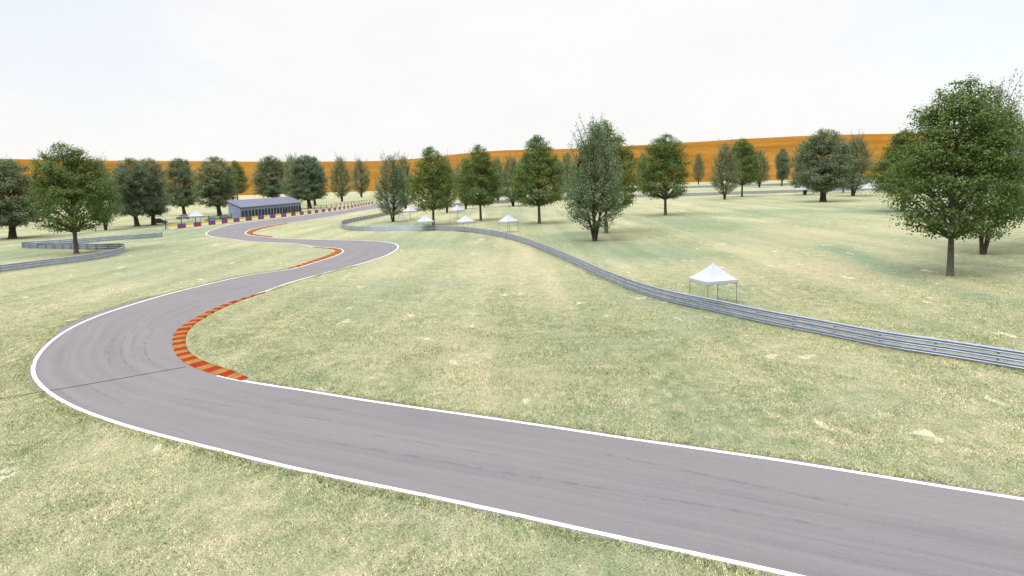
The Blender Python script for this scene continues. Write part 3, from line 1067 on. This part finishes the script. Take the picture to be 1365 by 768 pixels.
# ---------------------------------------------------------------- tents
def make_tent(w=2.75, eave=2.12, peak=3.45):
    root = empty("canopy_tent")
    h = w / 2
    n = 8
    V, Fc = [], []
    # roof: four sagging triangles as a square pyramid grid
    for ring in range(n + 1):
        t = ring / n                       # 0 apex, 1 eave
        r = h * 1.02 * t
        z = peak - (peak - eave) * (t ** 0.86)
        for s in range(16):
            a = s / 16 * 4
            side, f = int(a), a - int(a)
            c = [(-1, -1), (1, -1), (1, 1), (-1, 1)]
            x = c[side][0] * (1 - f) + c[(side + 1) % 4][0] * f
            y = c[side][1] * (1 - f) + c[(side + 1) % 4][1] * f
            sag = 0.05 * math.sin(math.pi * f) * math.sin(math.pi * t)
            V.append((x * r, y * r, z - sag))
    for ring in range(n):
        for s in range(16):
            a, b = ring * 16 + s, ring * 16 + (s + 1) % 16
            if ring == 0: Fc.append((a, a + 16, b + 16))
            else: Fc.append((a, a + 16, b + 16, b))
    base = n * 16
    o = len(V)
    for s in range(16):
        x, y, z = V[base + s]
        V.append((x, y, eave - 0.24 + (0.02 if s % 2 else 0)))
    for s in range(16):
        Fc.append((base + s, o + s, o + (s + 1) % 16, base + (s + 1) % 16))
    me = bpy.data.meshes.new("canopy"); me.from_pydata(V, [], Fc); me.update()
    cp = link("canopy", me, MAT['canvas'], root)
    md = cp.modifiers.new("thick", 'SOLIDIFY'); md.thickness = 0.012
    for sx in (-1, 1):
        for sy in (-1, 1):
            bm = bmesh.new()
            bx(bm, (sx * (h - .05), sy * (h - .05), 1.03), (0.05, 0.05, 2.06), bevel=.008)
            bx(bm, (sx * (h - .05), sy * (h - .05), 0.01), (0.13, 0.13, 0.02))
            from_bm("leg", bm, MAT['pole'], root)
    mb = MB()
    for a, b in (((-1, -1), (1, -1)), ((1, -1), (1, 1)), ((1, 1), (-1, 1)), ((-1, 1), (-1, -1))):
        p = Vector((a[0] * (h - .05), a[1] * (h - .05), 2.05)); q = Vector((b[0] * (h - .05), b[1] * (h - .05), 2.05))
        m = (p + q) / 2
        for u, v in ((p, m), (m, q)):
            mb.tube([u, v - Vector((0, 0, .28)) if v is m else v], [.016, .016], 5) if v is m else mb.tube([u - Vector((0, 0, .28)), v], [.016, .016], 5)
            mb.tube([u - Vector((0, 0, .28)) if u is not m else u, v - Vector((0, 0, .28)) if v is not m else v], [.016, .016], 5)
    mb.build("frame", MAT['pole'], root)
    return root


tent0 = make_tent()
tkids = list(tent0.children)
TENTS = [  # px, base y, apex y, rotation, label
    (950, 406, 350, 17, "nearest white canopy tent, standing alone behind the long guardrail"),
    (678, 309.5, 285.5, 40, "white canopy tent behind the guardrail, rightmost of the middle cluster"),
    (621, 308.5, 286.5, 35, "white canopy tent between the two maples that stand behind the hairpin rail"),
    (567.5, 308, 286.5, 30, "white canopy tent just left of the slim maple trunk at the hairpin rail"),
    (547, 292, 274.5, 50, "small white tent half hidden by the grey-green tree at the hairpin"),
    (610, 291.5, 273, 45, "small white tent in the back row, above the gap between two maples"),
    (1158, 262, 243.5, 40, "distant white tent beside the rightmost far guardrail stretch"),
    (1069, 261.5, 247.0, 20, "distant white tent half hidden under the wide dark oak on the right"),
    (262.5, 300.5, 280, 42, "white tent behind the barrier boards, among the parked cars on the left"),
]
for i, (px, by, ay, rz, lb) in enumerate(TENTS):
    b = gp(px, by)
    o = tent0 if i == 0 else place_copy(tent0, tkids, (0, 0, 0), 0)
    o.location = b; o.rotation_euler = (0, 0, math.radians(rz))
    s = height_for(b, ay) / 3.45
    o.scale = (s, s, s)
    tag(o, lb, "tent", "white canopy tents on the grass")

# ---------------------------------------------------------------- cars
def make_car():
    root = empty("parked_car")
    # lower body: lofted sections along x
    xs = [-2.1, -2.0, -1.5, -0.6, 0.5, 1.2, 1.8, 2.05]
    top = [0.72, 0.92, 0.96, 0.94, 0.94, 0.86, 0.74, 0.58]
    hw = [0.72, 0.82, 0.87, 0.88, 0.88, 0.86, 0.80, 0.68]
    bot = [0.40, 0.26, 0.22, 0.20, 0.20, 0.22, 0.26, 0.36]
    rows = []
    for x, t, w, b in zip(xs, top, hw, bot):
        rows.append([(x, -w * .9, b), (x, -w, b + (t - b) * .35), (x, -w * .98, b + (t - b) * .75), (x, -w * .86, t), (x, w * .86, t), (x, w * .98, b + (t - b) * .75), (x, w, b + (t - b) * .35), (x, w * .9, b)])
    V = [v for r in rows for v in r]; k = 8
    Fc = [(i * k + j, i * k + (j + 1) % k, (i + 1) * k + (j + 1) % k, (i + 1) * k + j) for i in range(len(rows) - 1) for j in range(k)]
    Fc += [tuple(range(k)), tuple(range((len(rows) - 1) * k + k - 1, (len(rows) - 1) * k - 1, -1))]
    bm = bmesh.new()
    vs = [bm.verts.new(v) for v in V]
    for f in Fc: bm.faces.new([vs[i] for i in f])
    # roof
    def loft(secs):
        vs = [[bm.verts.new(v) for v in s] for s in secs]
        for a, b in zip(vs[:-1], vs[1:]):
            n = len(a)
            for j in range(n): bm.faces.new([a[j], a[(j + 1) % n], b[(j + 1) % n], b[j]])
        bm.faces.new(vs[0]); bm.faces.new(vs[-1])
    loft([[(-1.25, -.56, 1.36), (-1.25, .56, 1.36), (-1.25, .52, 1.43), (-1.25, -.52, 1.43)],
          [(-.5, -.62, 1.41), (-.5, .62, 1.41), (-.5, .56, 1.50), (-.5, -.56, 1.50)],
          [(.35, -.56, 1.36), (.35, .56, 1.36), (.35, .50, 1.42), (.35, -.50, 1.42)]])
    bmesh.ops.recalc_face_normals(bm, faces=bm.faces)
    body = from_bm("body", bm, MAT['car_navy'], root, smooth=False)
    md = body.modifiers.new("soft", 'BEVEL'); md.width = 0.05; md.segments = 2; md.limit_method = 'ANGLE'
    bm = bmesh.new()
    lo = [(-1.85, -.74, .93), (-1.85, .74, .93), (1.0, .74, .90), (1.0, -.74, .90)]
    hi = [(-1.22, -.55, 1.38), (-1.22, .55, 1.38), (.33, .55, 1.38), (.33, -.55, 1.38)]
    a = [bm.verts.new(v) for v in lo]; b = [bm.verts.new(v) for v in hi]
    for j in range(4): bm.faces.new([a[j], a[(j + 1) % 4], b[(j + 1) % 4], b[j]])
    bm.faces.new(a); bm.faces.new(b)
    bmesh.ops.recalc_face_normals(bm, faces=bm.faces)
    gl = from_bm("window", bm, MAT['glass'], root)
    for x in (-1.3, 1.3):
        for y in (-.8, .8):
            mb = MB()
            prof = [(0.20, -.10), (0.31, -.10), (0.33, -.06), (0.33, .06), (0.31, .10), (0.20, .10)]
            n = 18; Vv = []; Ff = []
            for s in range(n):
                t = 2 * math.pi * s / n
                for r, o in prof: Vv.append((r * math.cos(t), o, r * math.sin(t)))
            kk = len(prof)
            for s in range(n):
                for q in range(kk): Ff.append((s * kk + q, s * kk + (q + 1) % kk, ((s + 1) % n) * kk + (q + 1) % kk, ((s + 1) % n) * kk + q))
            mb.add(Vv, Ff)
            wh = mb.build("wheel", MAT['rubber'], root)
            wh.location = (x, y, .33)
            bm = bmesh.new()
            bmesh.ops.create_cone(bm, cap_ends=True, segments=16, radius1=.21, radius2=.19, depth=.16, matrix=Matrix.Rotation(math.pi / 2, 4, 'X'))
            from_bm("rim", bm, MAT['rim'], wh)
    for y in (-.58, .58):
        bm = bmesh.new(); bx(bm, (1.96, y, .62), (.16, .28, .13), bevel=.03); from_bm("headlight", bm, MAT['lamp_white'], root)
        bm = bmesh.new(); bx(bm, (-2.05, y, .80), (.10, .26, .14), bevel=.02); from_bm("taillight", bm, MAT['lamp_red'], root)
    return root


car0 = make_car()
ckids = list(car0.children)
CARS = [(244, 292.2, 188, 'car_slate', "slate grey car parked by a tree trunk left of the white tent behind the boards"),
        (213, 298.2, 12, 'car_black', "dark car parked against the tree trunk left of the barrier board row"),
        (285, 296.6, 14, 'car_teal', "blue-green car parked behind the boards right of the white tent"),
        (297.5, 293.4, 186, 'car_navy', "dark navy car parked at the near corner of the pit building")]
for i, (px, py, rz, cm, lb) in enumerate(CARS):
    o = car0 if i == 0 else place_copy(car0, ckids, (0, 0, 0), 0)
    o.location = gp(px, py); o.rotation_euler = (0, 0, math.radians(rz)); o.scale = (1.12, 1.12, 1.12)
    tag(o, lb, "car", "cars parked behind the barrier boards")
    for ch in o.children:
        if ch.name.startswith("body"):
            ch.data = ch.data.copy(); ch.data.materials[0] = MAT[cm]

# ---------------------------------------------------------------- trees
def leaf_quads(c, nrm, size, rng):
    """rhombic leaves: centres (n,3), normals (n,3), sizes (n,)"""
    n = len(c)
    rv = rng.normal(size=(n, 3))
    u = np.cross(nrm, rv); u /= np.maximum(np.linalg.norm(u, axis=1, keepdims=True), 1e-6)
    v = np.cross(nrm, u)
    s = size[:, None]
    V = np.empty((n, 4, 3))
    V[:, 0] = c - u * s * .55
    V[:, 1] = c - v * s * .36 + nrm * s * .07
    V[:, 2] = c + u * s * .55 - nrm * s * .10
    V[:, 3] = c + v * s * .36 + nrm * s * .07
    return V


def unit_rows(a): return a / np.maximum(np.linalg.norm(a, axis=1, keepdims=True), 1e-9)


def build_tree(kind, seed):
    """a tree of height 20 m: (trunk mesh, crown mesh, crown half width)"""
    rng = np.random.default_rng(seed)
    rnd = random.Random(seed)
    Ht = 20.0
    mb = MB()
    clumps = []              # (centre, rx, rz, nleaf)
    if kind == 'maple':
        zb, R = 4.6, 6.4
        env = ([0, .06, .18, .34, .5, .66, .8, .92, 1.0], [.42, .78, .97, 1.0, .93, .77, .56, .34, .10])
        if seed == 14: env = (env[0], [.40, .76, .95, 1.0, 1.0, .93, .76, .50, .18])
        leaf_s, n_cl, per = 0.25, 215, 190
        lean = (rnd.uniform(-.3, .3), rnd.uniform(-.3, .3))
        tp = [(0, 0, -.15), (0.02, 0, .35), (lean[0] * .2, lean[1] * .2, 2.5), (lean[0] * .6, lean[1] * .6, 5.2), (lean[0], lean[1], 9), (lean[0] * .6, lean[1], 13), (0, 0, 18.4)]
        mb.tube(tp, [.50, .36, .30, .26, .19, .11, .02], 10)
        forks = [3.9, 4.4, 5.0, 5.8, 6.6, 7.6, 8.8, 10.0, 11.4, 12.8, 14.2]
        stems = [tp]
    elif kind == 'grey':
        zb, R = 2.3, 5.2
        env = ([0, .08, .2, .36, .52, .68, .82, .93, 1.0], [.25, .62, .9, 1.0, .93, .76, .55, .34, .12])
        leaf_s, n_cl, per = 0.24, 215, 100
        stems = []
        ns = rnd.choice([4, 5])
        for s in range(ns):
            a = 2 * math.pi * s / ns + rnd.uniform(-.4, .4)
            sp = rnd.uniform(.7, 1.6)
            hh = rnd.uniform(14, 19)
            st = [(.10 * math.cos(a), .10 * math.sin(a), -.15), (.22 * math.cos(a), .22 * math.sin(a), .6), (.5 * sp * math.cos(a), .5 * sp * math.sin(a), 3.4), (1.0 * sp * math.cos(a), 1.0 * sp * math.sin(a), 7.5),
                  (1.5 * sp * math.cos(a), 1.5 * sp * math.sin(a), hh * .7), (1.7 * sp * math.cos(a + .2), 1.7 * sp * math.sin(a + .2), hh)]
            mb.tube(st, [.26, .21, .17, .12, .07, .02], 8)
            stems.append(st)
        forks = [3.2, 4.0, 5.0, 6.0, 7.2, 8.4, 9.6, 11, 12.4]
    else:                    # 'oak'
        zb, R = 3.6, 6.0
        env = ([0, .06, .16, .34, .55, .74, .88, .96, 1.0], [.35, .78, .98, 1.0, .94, .82, .62, .40, .15])
        leaf_s, n_cl, per = 0.26, 300, 160
        lean = (rnd.uniform(-.5, .5), rnd.uniform(-.4, .4))
        tp = [(0, 0, -.15), (0, 0, .3), (lean[0] * .2, lean[1] * .2, 2.0), (lean[0] * .6, lean[1] * .6, 4.2), (lean[0], lean[1], 8), (lean[0] * .4, lean[1], 13), (0, 0, 18)]
        mb.tube(tp, [.95, .66, .52, .44, .30, .16, .03], 10)
        forks = [3.0, 3.5, 4.1, 4.8, 5.6, 6.6, 7.8, 9.2, 10.8, 12.6, 14.4]
        stems = [tp]
    Hc = Ht - zb
    lob = [(rnd.uniform(0, 6.28), rnd.uniform(.1, .95), rnd.uniform(-.32, .2)) for _ in range(12)]

    def env_r(t, a):
        r = np.interp(t, *env) * R
        for la, lt, am in lob:
            da = math.atan2(math.sin(a - la), math.cos(a - la))
            r *= 1 + am * math.exp(-(da / .55) ** 2 - ((t - lt) / .17) ** 2)
        return r

    tries = 0
    cents = []
    while len(cents) < n_cl and tries < 9000:
        tries += 1
        t = rnd.random()
        if rnd.random() > np.interp(t, *env) + .10: continue
        a = rnd.uniform(0, 2 * math.pi)
        rf = rnd.uniform(.16, 1.0) ** .5 * rnd.uniform(.92, 1.10)
        if kind != "oak" and t < .38 and rf < .62 + .3 * (.38 - t): continue
        er = env_r(t, a)
        crx = (1.14 if kind == 'maple' else 0.95) * rnd.uniform(.6, 1.4) * (0.65 + .45 * np.interp(t, *env))
        rr = max(0.0, er * rf - crx * .55)
        p = np.array([rr * math.cos(a), rr * math.sin(a), zb + t * Hc - crx * .35])
        if any(((p - q[:3]) ** 2).sum() < (0.50 * (crx + q[3])) ** 2 * (1.0 if kind == 'maple' else .7) for q in cents): continue
        cents.append(np.array([p[0], p[1], p[2], crx]))
    LV = []
    for q in cents:
        n = int(per * (q[3] / 1.1) ** 1.7 * rnd.uniform(.7, 1.25))
        if kind == 'maple' and q[2] < zb + .34 * Hc: n = int(n * .6)
        d = unit_rows(rng.normal(size=(n, 3)))
        if kind == 'maple':
            d[:, 2] = np.abs(d[:, 2]) * np.where(rng.random(n) < .68, 1, -.8)
            rad = (rng.random(n) ** .45 * 1.12)[:, None]
            flat = .78
        else:
            rad = (rng.random(n) ** .5 * 1.15)[:, None]
            flat = .85
        jit = 1 + .28 * np.sin(d[:, :1] * 5 + q[0]) * np.sin(d[:, 1:2] * 6 + q[1])
        off = d * rad * jit * q[3] * np.array([1, 1, flat])
        ax = np.array([q[0], q[1], (q[2] - zb) * (1.0 if kind == 'grey' else .45) - (1.5 if kind == 'oak' else 0)]); ax = ax / (np.linalg.norm(ax) + 1e-6)
        st_ = {'maple': .25, 'grey': 1.0, 'oak': .45}[kind]
        off = off * (1 - .25 * st_) + (off @ ax)[:, None] * ax * st_
        c = q[:3] + off
        outw = unit_rows(c - np.array([0, 0, zb + Hc * .35]))
        nr = unit_rows(d * .7 + outw * .45 + np.array([0, 0, .55]) + rng.normal(size=(n, 3)) * .38)
        LV.append(leaf_quads(c, nr, leaf_s * (0.6 + .8 * rng.random(n)), rng))
    # loose leaves that break the outline
    nl = 1500 if kind == 'maple' else 2200
    t = rng.random(nl); a = rng.random(nl) * 2 * np.pi
    er = np.array([env_r(tt, aa) for tt, aa in zip(t, a)])
    rr = er * (0.55 + .52 * rng.random(nl))
    c = np.stack([rr * np.cos(a), rr * np.sin(a), zb + t * Hc], 1)
    LV.append(leaf_quads(c, unit_rows(rng.normal(size=(nl, 3)) + np.array([0, 0, .6])), leaf_s * (0.5 + .7 * rng.random(nl)), rng))
    # whips sticking out of the top and sides
    nw = {'maple': 16, 'grey': 60, 'oak': 40}[kind]
    for w in range(nw):
        a = rnd.uniform(0, 2 * math.pi)
        t0 = rnd.uniform(.55, .97) if kind != 'grey' else rnd.uniform(.4, .98)
        r0_ = env_r(t0, a) * rnd.uniform(.3, .9)
        p0 = Vector((r0_ * math.cos(a), r0_ * math.sin(a), zb + t0 * Hc - .8))
        ln = rnd.uniform(.9, 1.8) if kind != 'grey' else rnd.uniform(1.8, 4.6)
        d = Vector((math.cos(a) * .35, math.sin(a) * .35, 1)).normalized()
        p1 = p0 + d * ln * .5 + Vector((rnd.uniform(-.1, .1), rnd.uniform(-.1, .1), 0)); p2 = p0 + d * ln
        mb.tube([p0, p1, p2], [.03, .022, .008], 4)
        n = int(ln * 13)
        f = rng.random(n)
        c = np.array([(p0 + (p2 - p0) * float(x)) for x in f]) + rng.normal(size=(n, 3)) * .16
        LV.append(leaf_quads(c, unit_rows(rng.normal(size=(n, 3)) + np.array([0, 0, .4])), leaf_s * (0.5 + .5 * rng.random(n)), rng))
    LV = np.concatenate(LV).reshape(-1, 3)
    # limbs from stems to clumps
    order = sorted(cents, key=lambda q: -q[3])
    for q in order[:95]:
        st = stems[rnd.randrange(len(stems))] if len(stems) > 1 else stems[0]
        if len(stems) > 1:
            st = min(stems, key=lambda s_: (s_[3][0] - q[0]) ** 2 + (s_[3][1] - q[1]) ** 2)
        zt = max(forks[0], q[2] - 0.9 * math.hypot(q[0], q[1]) * rnd.uniform(.6, 1.1))
        zt = min(forks, key=lambda f: abs(f - zt))
        zs_ = [p[2] for p in st]
        o = Vector([float(np.interp(zt, zs_, [p[k] for p in st])) for k in (0, 1)] + [zt])
        e = Vector(q[:3])
        m1 = o + (e - o) * .4 + Vector((rnd.uniform(-.25, .25), rnd.uniform(-.25, .25), .25 - .02 * (e - o).length))
        m2 = o + (e - o) * .75 + Vector((rnd.uniform(-.3, .3), rnd.uniform(-.3, .3), .3))
        r1 = (.05 + .016 * (e - o).length) * (1.25 if kind == 'oak' else 1)
        mb.tube([o, m1, m2, e], [r1, r1 * .7, r1 * .42, .015], 5)
    tme = bpy.data.meshes.new("trunk")
    tme.from_pydata(mb.V, [], mb.F)
    tme.polygons.foreach_set("use_smooth", [True] * len(mb.F)); tme.update()
    cme = np_mesh("crown", LV, np.arange(len(LV)).reshape(-1, 4))
    tme.materials.append(MAT['bark_grey'] if kind == 'maple' else MAT['bark_dark'])
    cme.materials.append(MAT[{'maple': 'leaf_maple', 'grey': 'leaf_grey', 'oak': 'leaf_olive'}[kind]])
    return tme, cme, R


PROTO = {'maple': [build_tree('maple', s) for s in (11, 12, 13, 14)],
         'grey': [build_tree('grey', s) for s in (21, 22, 23)],
         'oak': [build_tree('oak', s) for s in (31, 32, 33)]}
CAT = {'maple': 'tree', 'grey': 'tree', 'oak': 'tree'}
NAME = {'maple': 'maple_tree', 'grey': 'ash_tree', 'oak': 'oak_tree'}
# kind, variant, trunk px, base y, top y, crown width in px, label
TREES = [
    ('oak', 0, 17, 318, 210, 92, "olive-green tree at the left edge, behind the guardrail zigzag"),
    ('maple', 3, 102, 338, 190, 112, "dense dark green maple inside the guardrail zigzag on the left"),
    ('grey', 0, 141, 307, 213, 52, "grey-green tree mostly hidden behind the dense left maple"),
    ('oak', 1, 183, 302, 210, 62, "olive tree with a thick dark trunk, first to the right of the left maple"),
    ('oak', 2, 205, 300, 210, 56, "olive tree whose trunk stands against the dark parked car"),
    ('oak', 0, 246, 287, 210, 45, "olive tree with its trunk behind the slate grey car and the white tent"),
    ('oak', 1, 293, 288, 208, 58, "olive tree just left of the pit building, over the navy car"),
    ('maple', 1, 317, 269, 213, 36, "small dark green tree rising behind the left end of the pit building"),
    ('oak', 2, 364, 272, 207, 52, "olive tree rising behind the middle of the pit building"),
    ('grey', 1, 392, 273, 206, 36, "grey-green tree at the right end of the pit building roof"),
    ('oak', 0, 413, 278, 206, 54, "olive tree with a thick trunk just right of the pit building"),
    ('oak', 1, 420, 274, 211, 34, "olive tree partly hidden behind the thick trunk right of the pit building"),
    ('grey', 2, 456, 269, 209, 36, "loose grey-green tree behind the mesh fence, left of the pair there"),
    ('grey', 0, 482, 263, 212, 32, "loose grey-green tree behind the mesh fence, right of the pair there"),
    ('grey', 1, 524, 296, 206, 56, "grey-green forked tree inside the guardrail hairpin"),
    ('maple', 2, 578, 300.5, 194, 70, "dark maple with a slim trunk right against the guardrail, behind the hairpin"),
    ('grey', 2, 596, 284, 208, 40, "grey-green tree behind the slim maple, left of the small back tent"),
    ('maple', 1, 641, 294, 191, 66, "dark maple standing between the middle white tents"),
    ('grey', 0, 684, 275, 209, 48, "grey-green tree in the gap left of the maple behind the rightmost middle tent"),
    ('maple', 0, 719, 298, 178, 80, "dark maple just right of the tent nearest to it, left of the big forked tree"),
    ('grey', 1, 793, 321.5, 160, 94, "tall grey-green forked tree in the middle of the field, bushy low"),
    ('grey', 1, 541, 281, 207, 38, "background tree just right of the forked tree inside the guardrail hairpin"),
    ('grey', 0, 621, 279, 209, 36, "background tree between the slim maple and the maple among the middle tents"),
    ('grey', 1, 664, 271, 209, 34, "background tree close on the right of the maple among the middle tents"),
    ('oak', 1, 700, 268, 210, 34, "background tree half covered by the left side of the maple nearest the big forked tree"),
    ('grey', 0, 746, 267, 212, 26, "small background tree just right of the maple nearest the big forked tree"),
    ('maple', 1, 808, 311, 158, 92, "tall dark maple directly behind the big forked tree"),
    ('grey', 2, 757, 264, 203, 36, "small distant tree peeping out left of the big forked tree"),
    ('grey', 0, 858, 261, 203, 30, "small distant tree between the tall maple and the round lone maple"),
    ('maple', 3, 887, 287, 178, 78, "round lone dark maple in the open field, right of centre"),
    ('grey', 2, 931, 246, 204, 20, "tiny distant tree just right of the round lone maple"),
    ('grey', 1, 966, 266, 189, 44, "grey-green forked tree, left of the pair on the right side of the field"),
    ('maple', 3, 989, 262.5, 184, 52, "dark maple touching the grey-green forked tree on its right side"),
    ('grey', 0, 1012, 250, 199, 34, "distant tree half hidden behind the dark maple of the right pair"),
    ('oak', 1, 1042, 248, 197, 22, "narrow distant tree standing alone against the orange hill"),
    ('grey', 2, 1073, 260, 189, 58, "grey-green tree on the left flank of the wide oak"),
    ('oak', 2, 1097, 269, 171, 78, "wide dark oak with a short thick trunk in the right half of the field"),
    ('maple', 1, 1124, 257, 190, 40, "slim trunked tree hidden behind the wide oak and its right neighbour"),
    ('grey', 0, 1137, 261.5, 181, 62, "grey-green forked tree to the right of the wide oak, near the distant tent"),
    ('maple', 0, 1203, 282, 171, 92, "dark maple partly hidden behind the left side of the biggest tree"),
    ('maple', 3, 1266, 368, 104, 166, "biggest tree, a broad dark maple at the right edge"),
    ('grey', 1, 1310, 339, 112, 130, "forked multi-stemmed tree behind the biggest maple at the right edge"),
    ('maple', 2, 1392, 330, 118, 120, "maple cut by the right edge of the view beside the biggest tree"),
]
rr_ = random.Random(5)
for kind, var, px, by, ty, cw, lb in TREES:
    tme, cme, R = PROTO[kind][var]
    b = gp(px, by)
    h = height_for(b, ty)
    dist = (b - EYE).dot(fwd)
    half = cw * (1.02 if kind == 'oak' else .95) / F * dist / 2
    root = empty(NAME[kind], b, rr_.uniform(0, 6.28))
    root.scale = (half / (R * .98), half / (R * .98), h / 20.3)
    tag(root, lb, CAT[kind], "trees around the circuit")
    for nm, me in (("trunk", tme), ("crown", cme)):
        o = bpy.data.objects.new(nm, me); COL.objects.link(o); o.parent = root

# ---------------------------------------------------------------- sky and light
SUN_EL, SUN_AZ = math.radians(52), math.radians(-140)      # azimuth from +Y towards +X
world = bpy.data.worlds.new("World")
scene.world = world
world.use_nodes = True
nt = world.node_tree
bg = nt.nodes["Background"]
sky = nt.nodes.new("ShaderNodeTexSky")
sky.sky_type = 'NISHITA'; sky.sun_disc = False
sky.sun_elevation = SUN_EL; sky.sun_rotation = SUN_AZ
sky.air_density = 1.0; sky.dust_density = 2.0
tc = nt.nodes.new("ShaderNodeTexCoord").outputs["Generated"]
mp = mapping(nt, tc, (1.0, 1.0, 2.6))
n1 = noise(nt, mp, 1.7, 5, 0.55, 0.4)
n2 = noise(nt, mp, 4.2, 5, 0.55, 0.2)
sep = nt.nodes.new("ShaderNodeSeparateXYZ"); nt.links.new(tc, sep.inputs[0])
el = math_n(nt, 'MAXIMUM', sep.outputs[2], 0.0)
grad = math_n(nt, 'ADD', math_n(nt, 'MULTIPLY', math_n(nt, 'MAXIMUM', math_n(nt, 'SUBTRACT', el, 0.26), 0.0), 4.4), 1.0)       # overcast: zenith brighter than the horizon
cl = ramp(nt, n2, [(0.3, (3.10, 3.08, 3.07)), (0.7, (3.27, 3.23, 3.18))])
cl = mix(nt, 1.0, cl, (1, 1, 1), 'MULTIPLY')
vm = nt.nodes.new("ShaderNodeVectorMath"); vm.operation = 'SCALE'
nt.links.new(cl, vm.inputs[0]); nt.links.new(grad, vm.inputs["Scale"])
cover = ramp(nt, n1, [(0.40, 0.8), (0.54, 1.0)])
low = ramp(nt, el, [(0.05, 1.0), (0.20, 0.0)])                      # the cloud deck closes towards the horizon
cover = math_n(nt, 'MAXIMUM', cover, low)
# two thin places of the cloud deck where the blue shows through
for px, py, r in ((120, 10, 0.20), (1330, 20, 0.20)):
    dv = (fwd + right * ((px - W / 2) / F) - up * ((py - H / 2) / F)).normalized()
    dn = nt.nodes.new("ShaderNodeVectorMath"); dn.operation = 'DISTANCE'
    nrm_ = nt.nodes.new("ShaderNodeVectorMath"); nrm_.operation = 'NORMALIZE'
    nt.links.new(tc, nrm_.inputs[0]); nt.links.new(nrm_.outputs[0], dn.inputs[0]); dn.inputs[1].default_value = dv
    dist_ = math_n(nt, 'ADD', math_n(nt, 'DIVIDE', dn.outputs["Value"], r), math_n(nt, 'MULTIPLY', math_n(nt, 'SUBTRACT', n2, 0.5), 1.6))
    hole = ramp(nt, dist_, [(0.25, 0.78), (1.0, 1.0)])
    cover = math_n(nt, 'MINIMUM', cover, hole)
blue = mix(nt, 1.0, sky.outputs[0], (0.80, 0.80, 0.80), 'MULTIPLY')
skc = mix(nt, cover, blue, vm.outputs[0])
nt.links.new(skc, bg.inputs["Color"])
bg.inputs["Strength"].default_value = 0.12

sd = bpy.data.lights.new("sun", 'SUN')
sd.energy = 1.15; sd.angle = math.radians(22); sd.color = (1.0, 0.965, 0.91)
so = bpy.data.objects.new("sun", sd)
COL.objects.link(so)
d = Vector((math.sin(SUN_AZ) * math.cos(SUN_EL), math.cos(SUN_AZ) * math.cos(SUN_EL), math.sin(SUN_EL)))
so.rotation_euler = d.to_track_quat('Z', 'Y').to_euler()

scene.view_settings.view_transform = 'Standard'
scene.view_settings.look = 'None'
scene.view_settings.gamma = 1.0
scene.view_settings.use_curve_mapping = False
scene.view_settings.exposure = 1.35
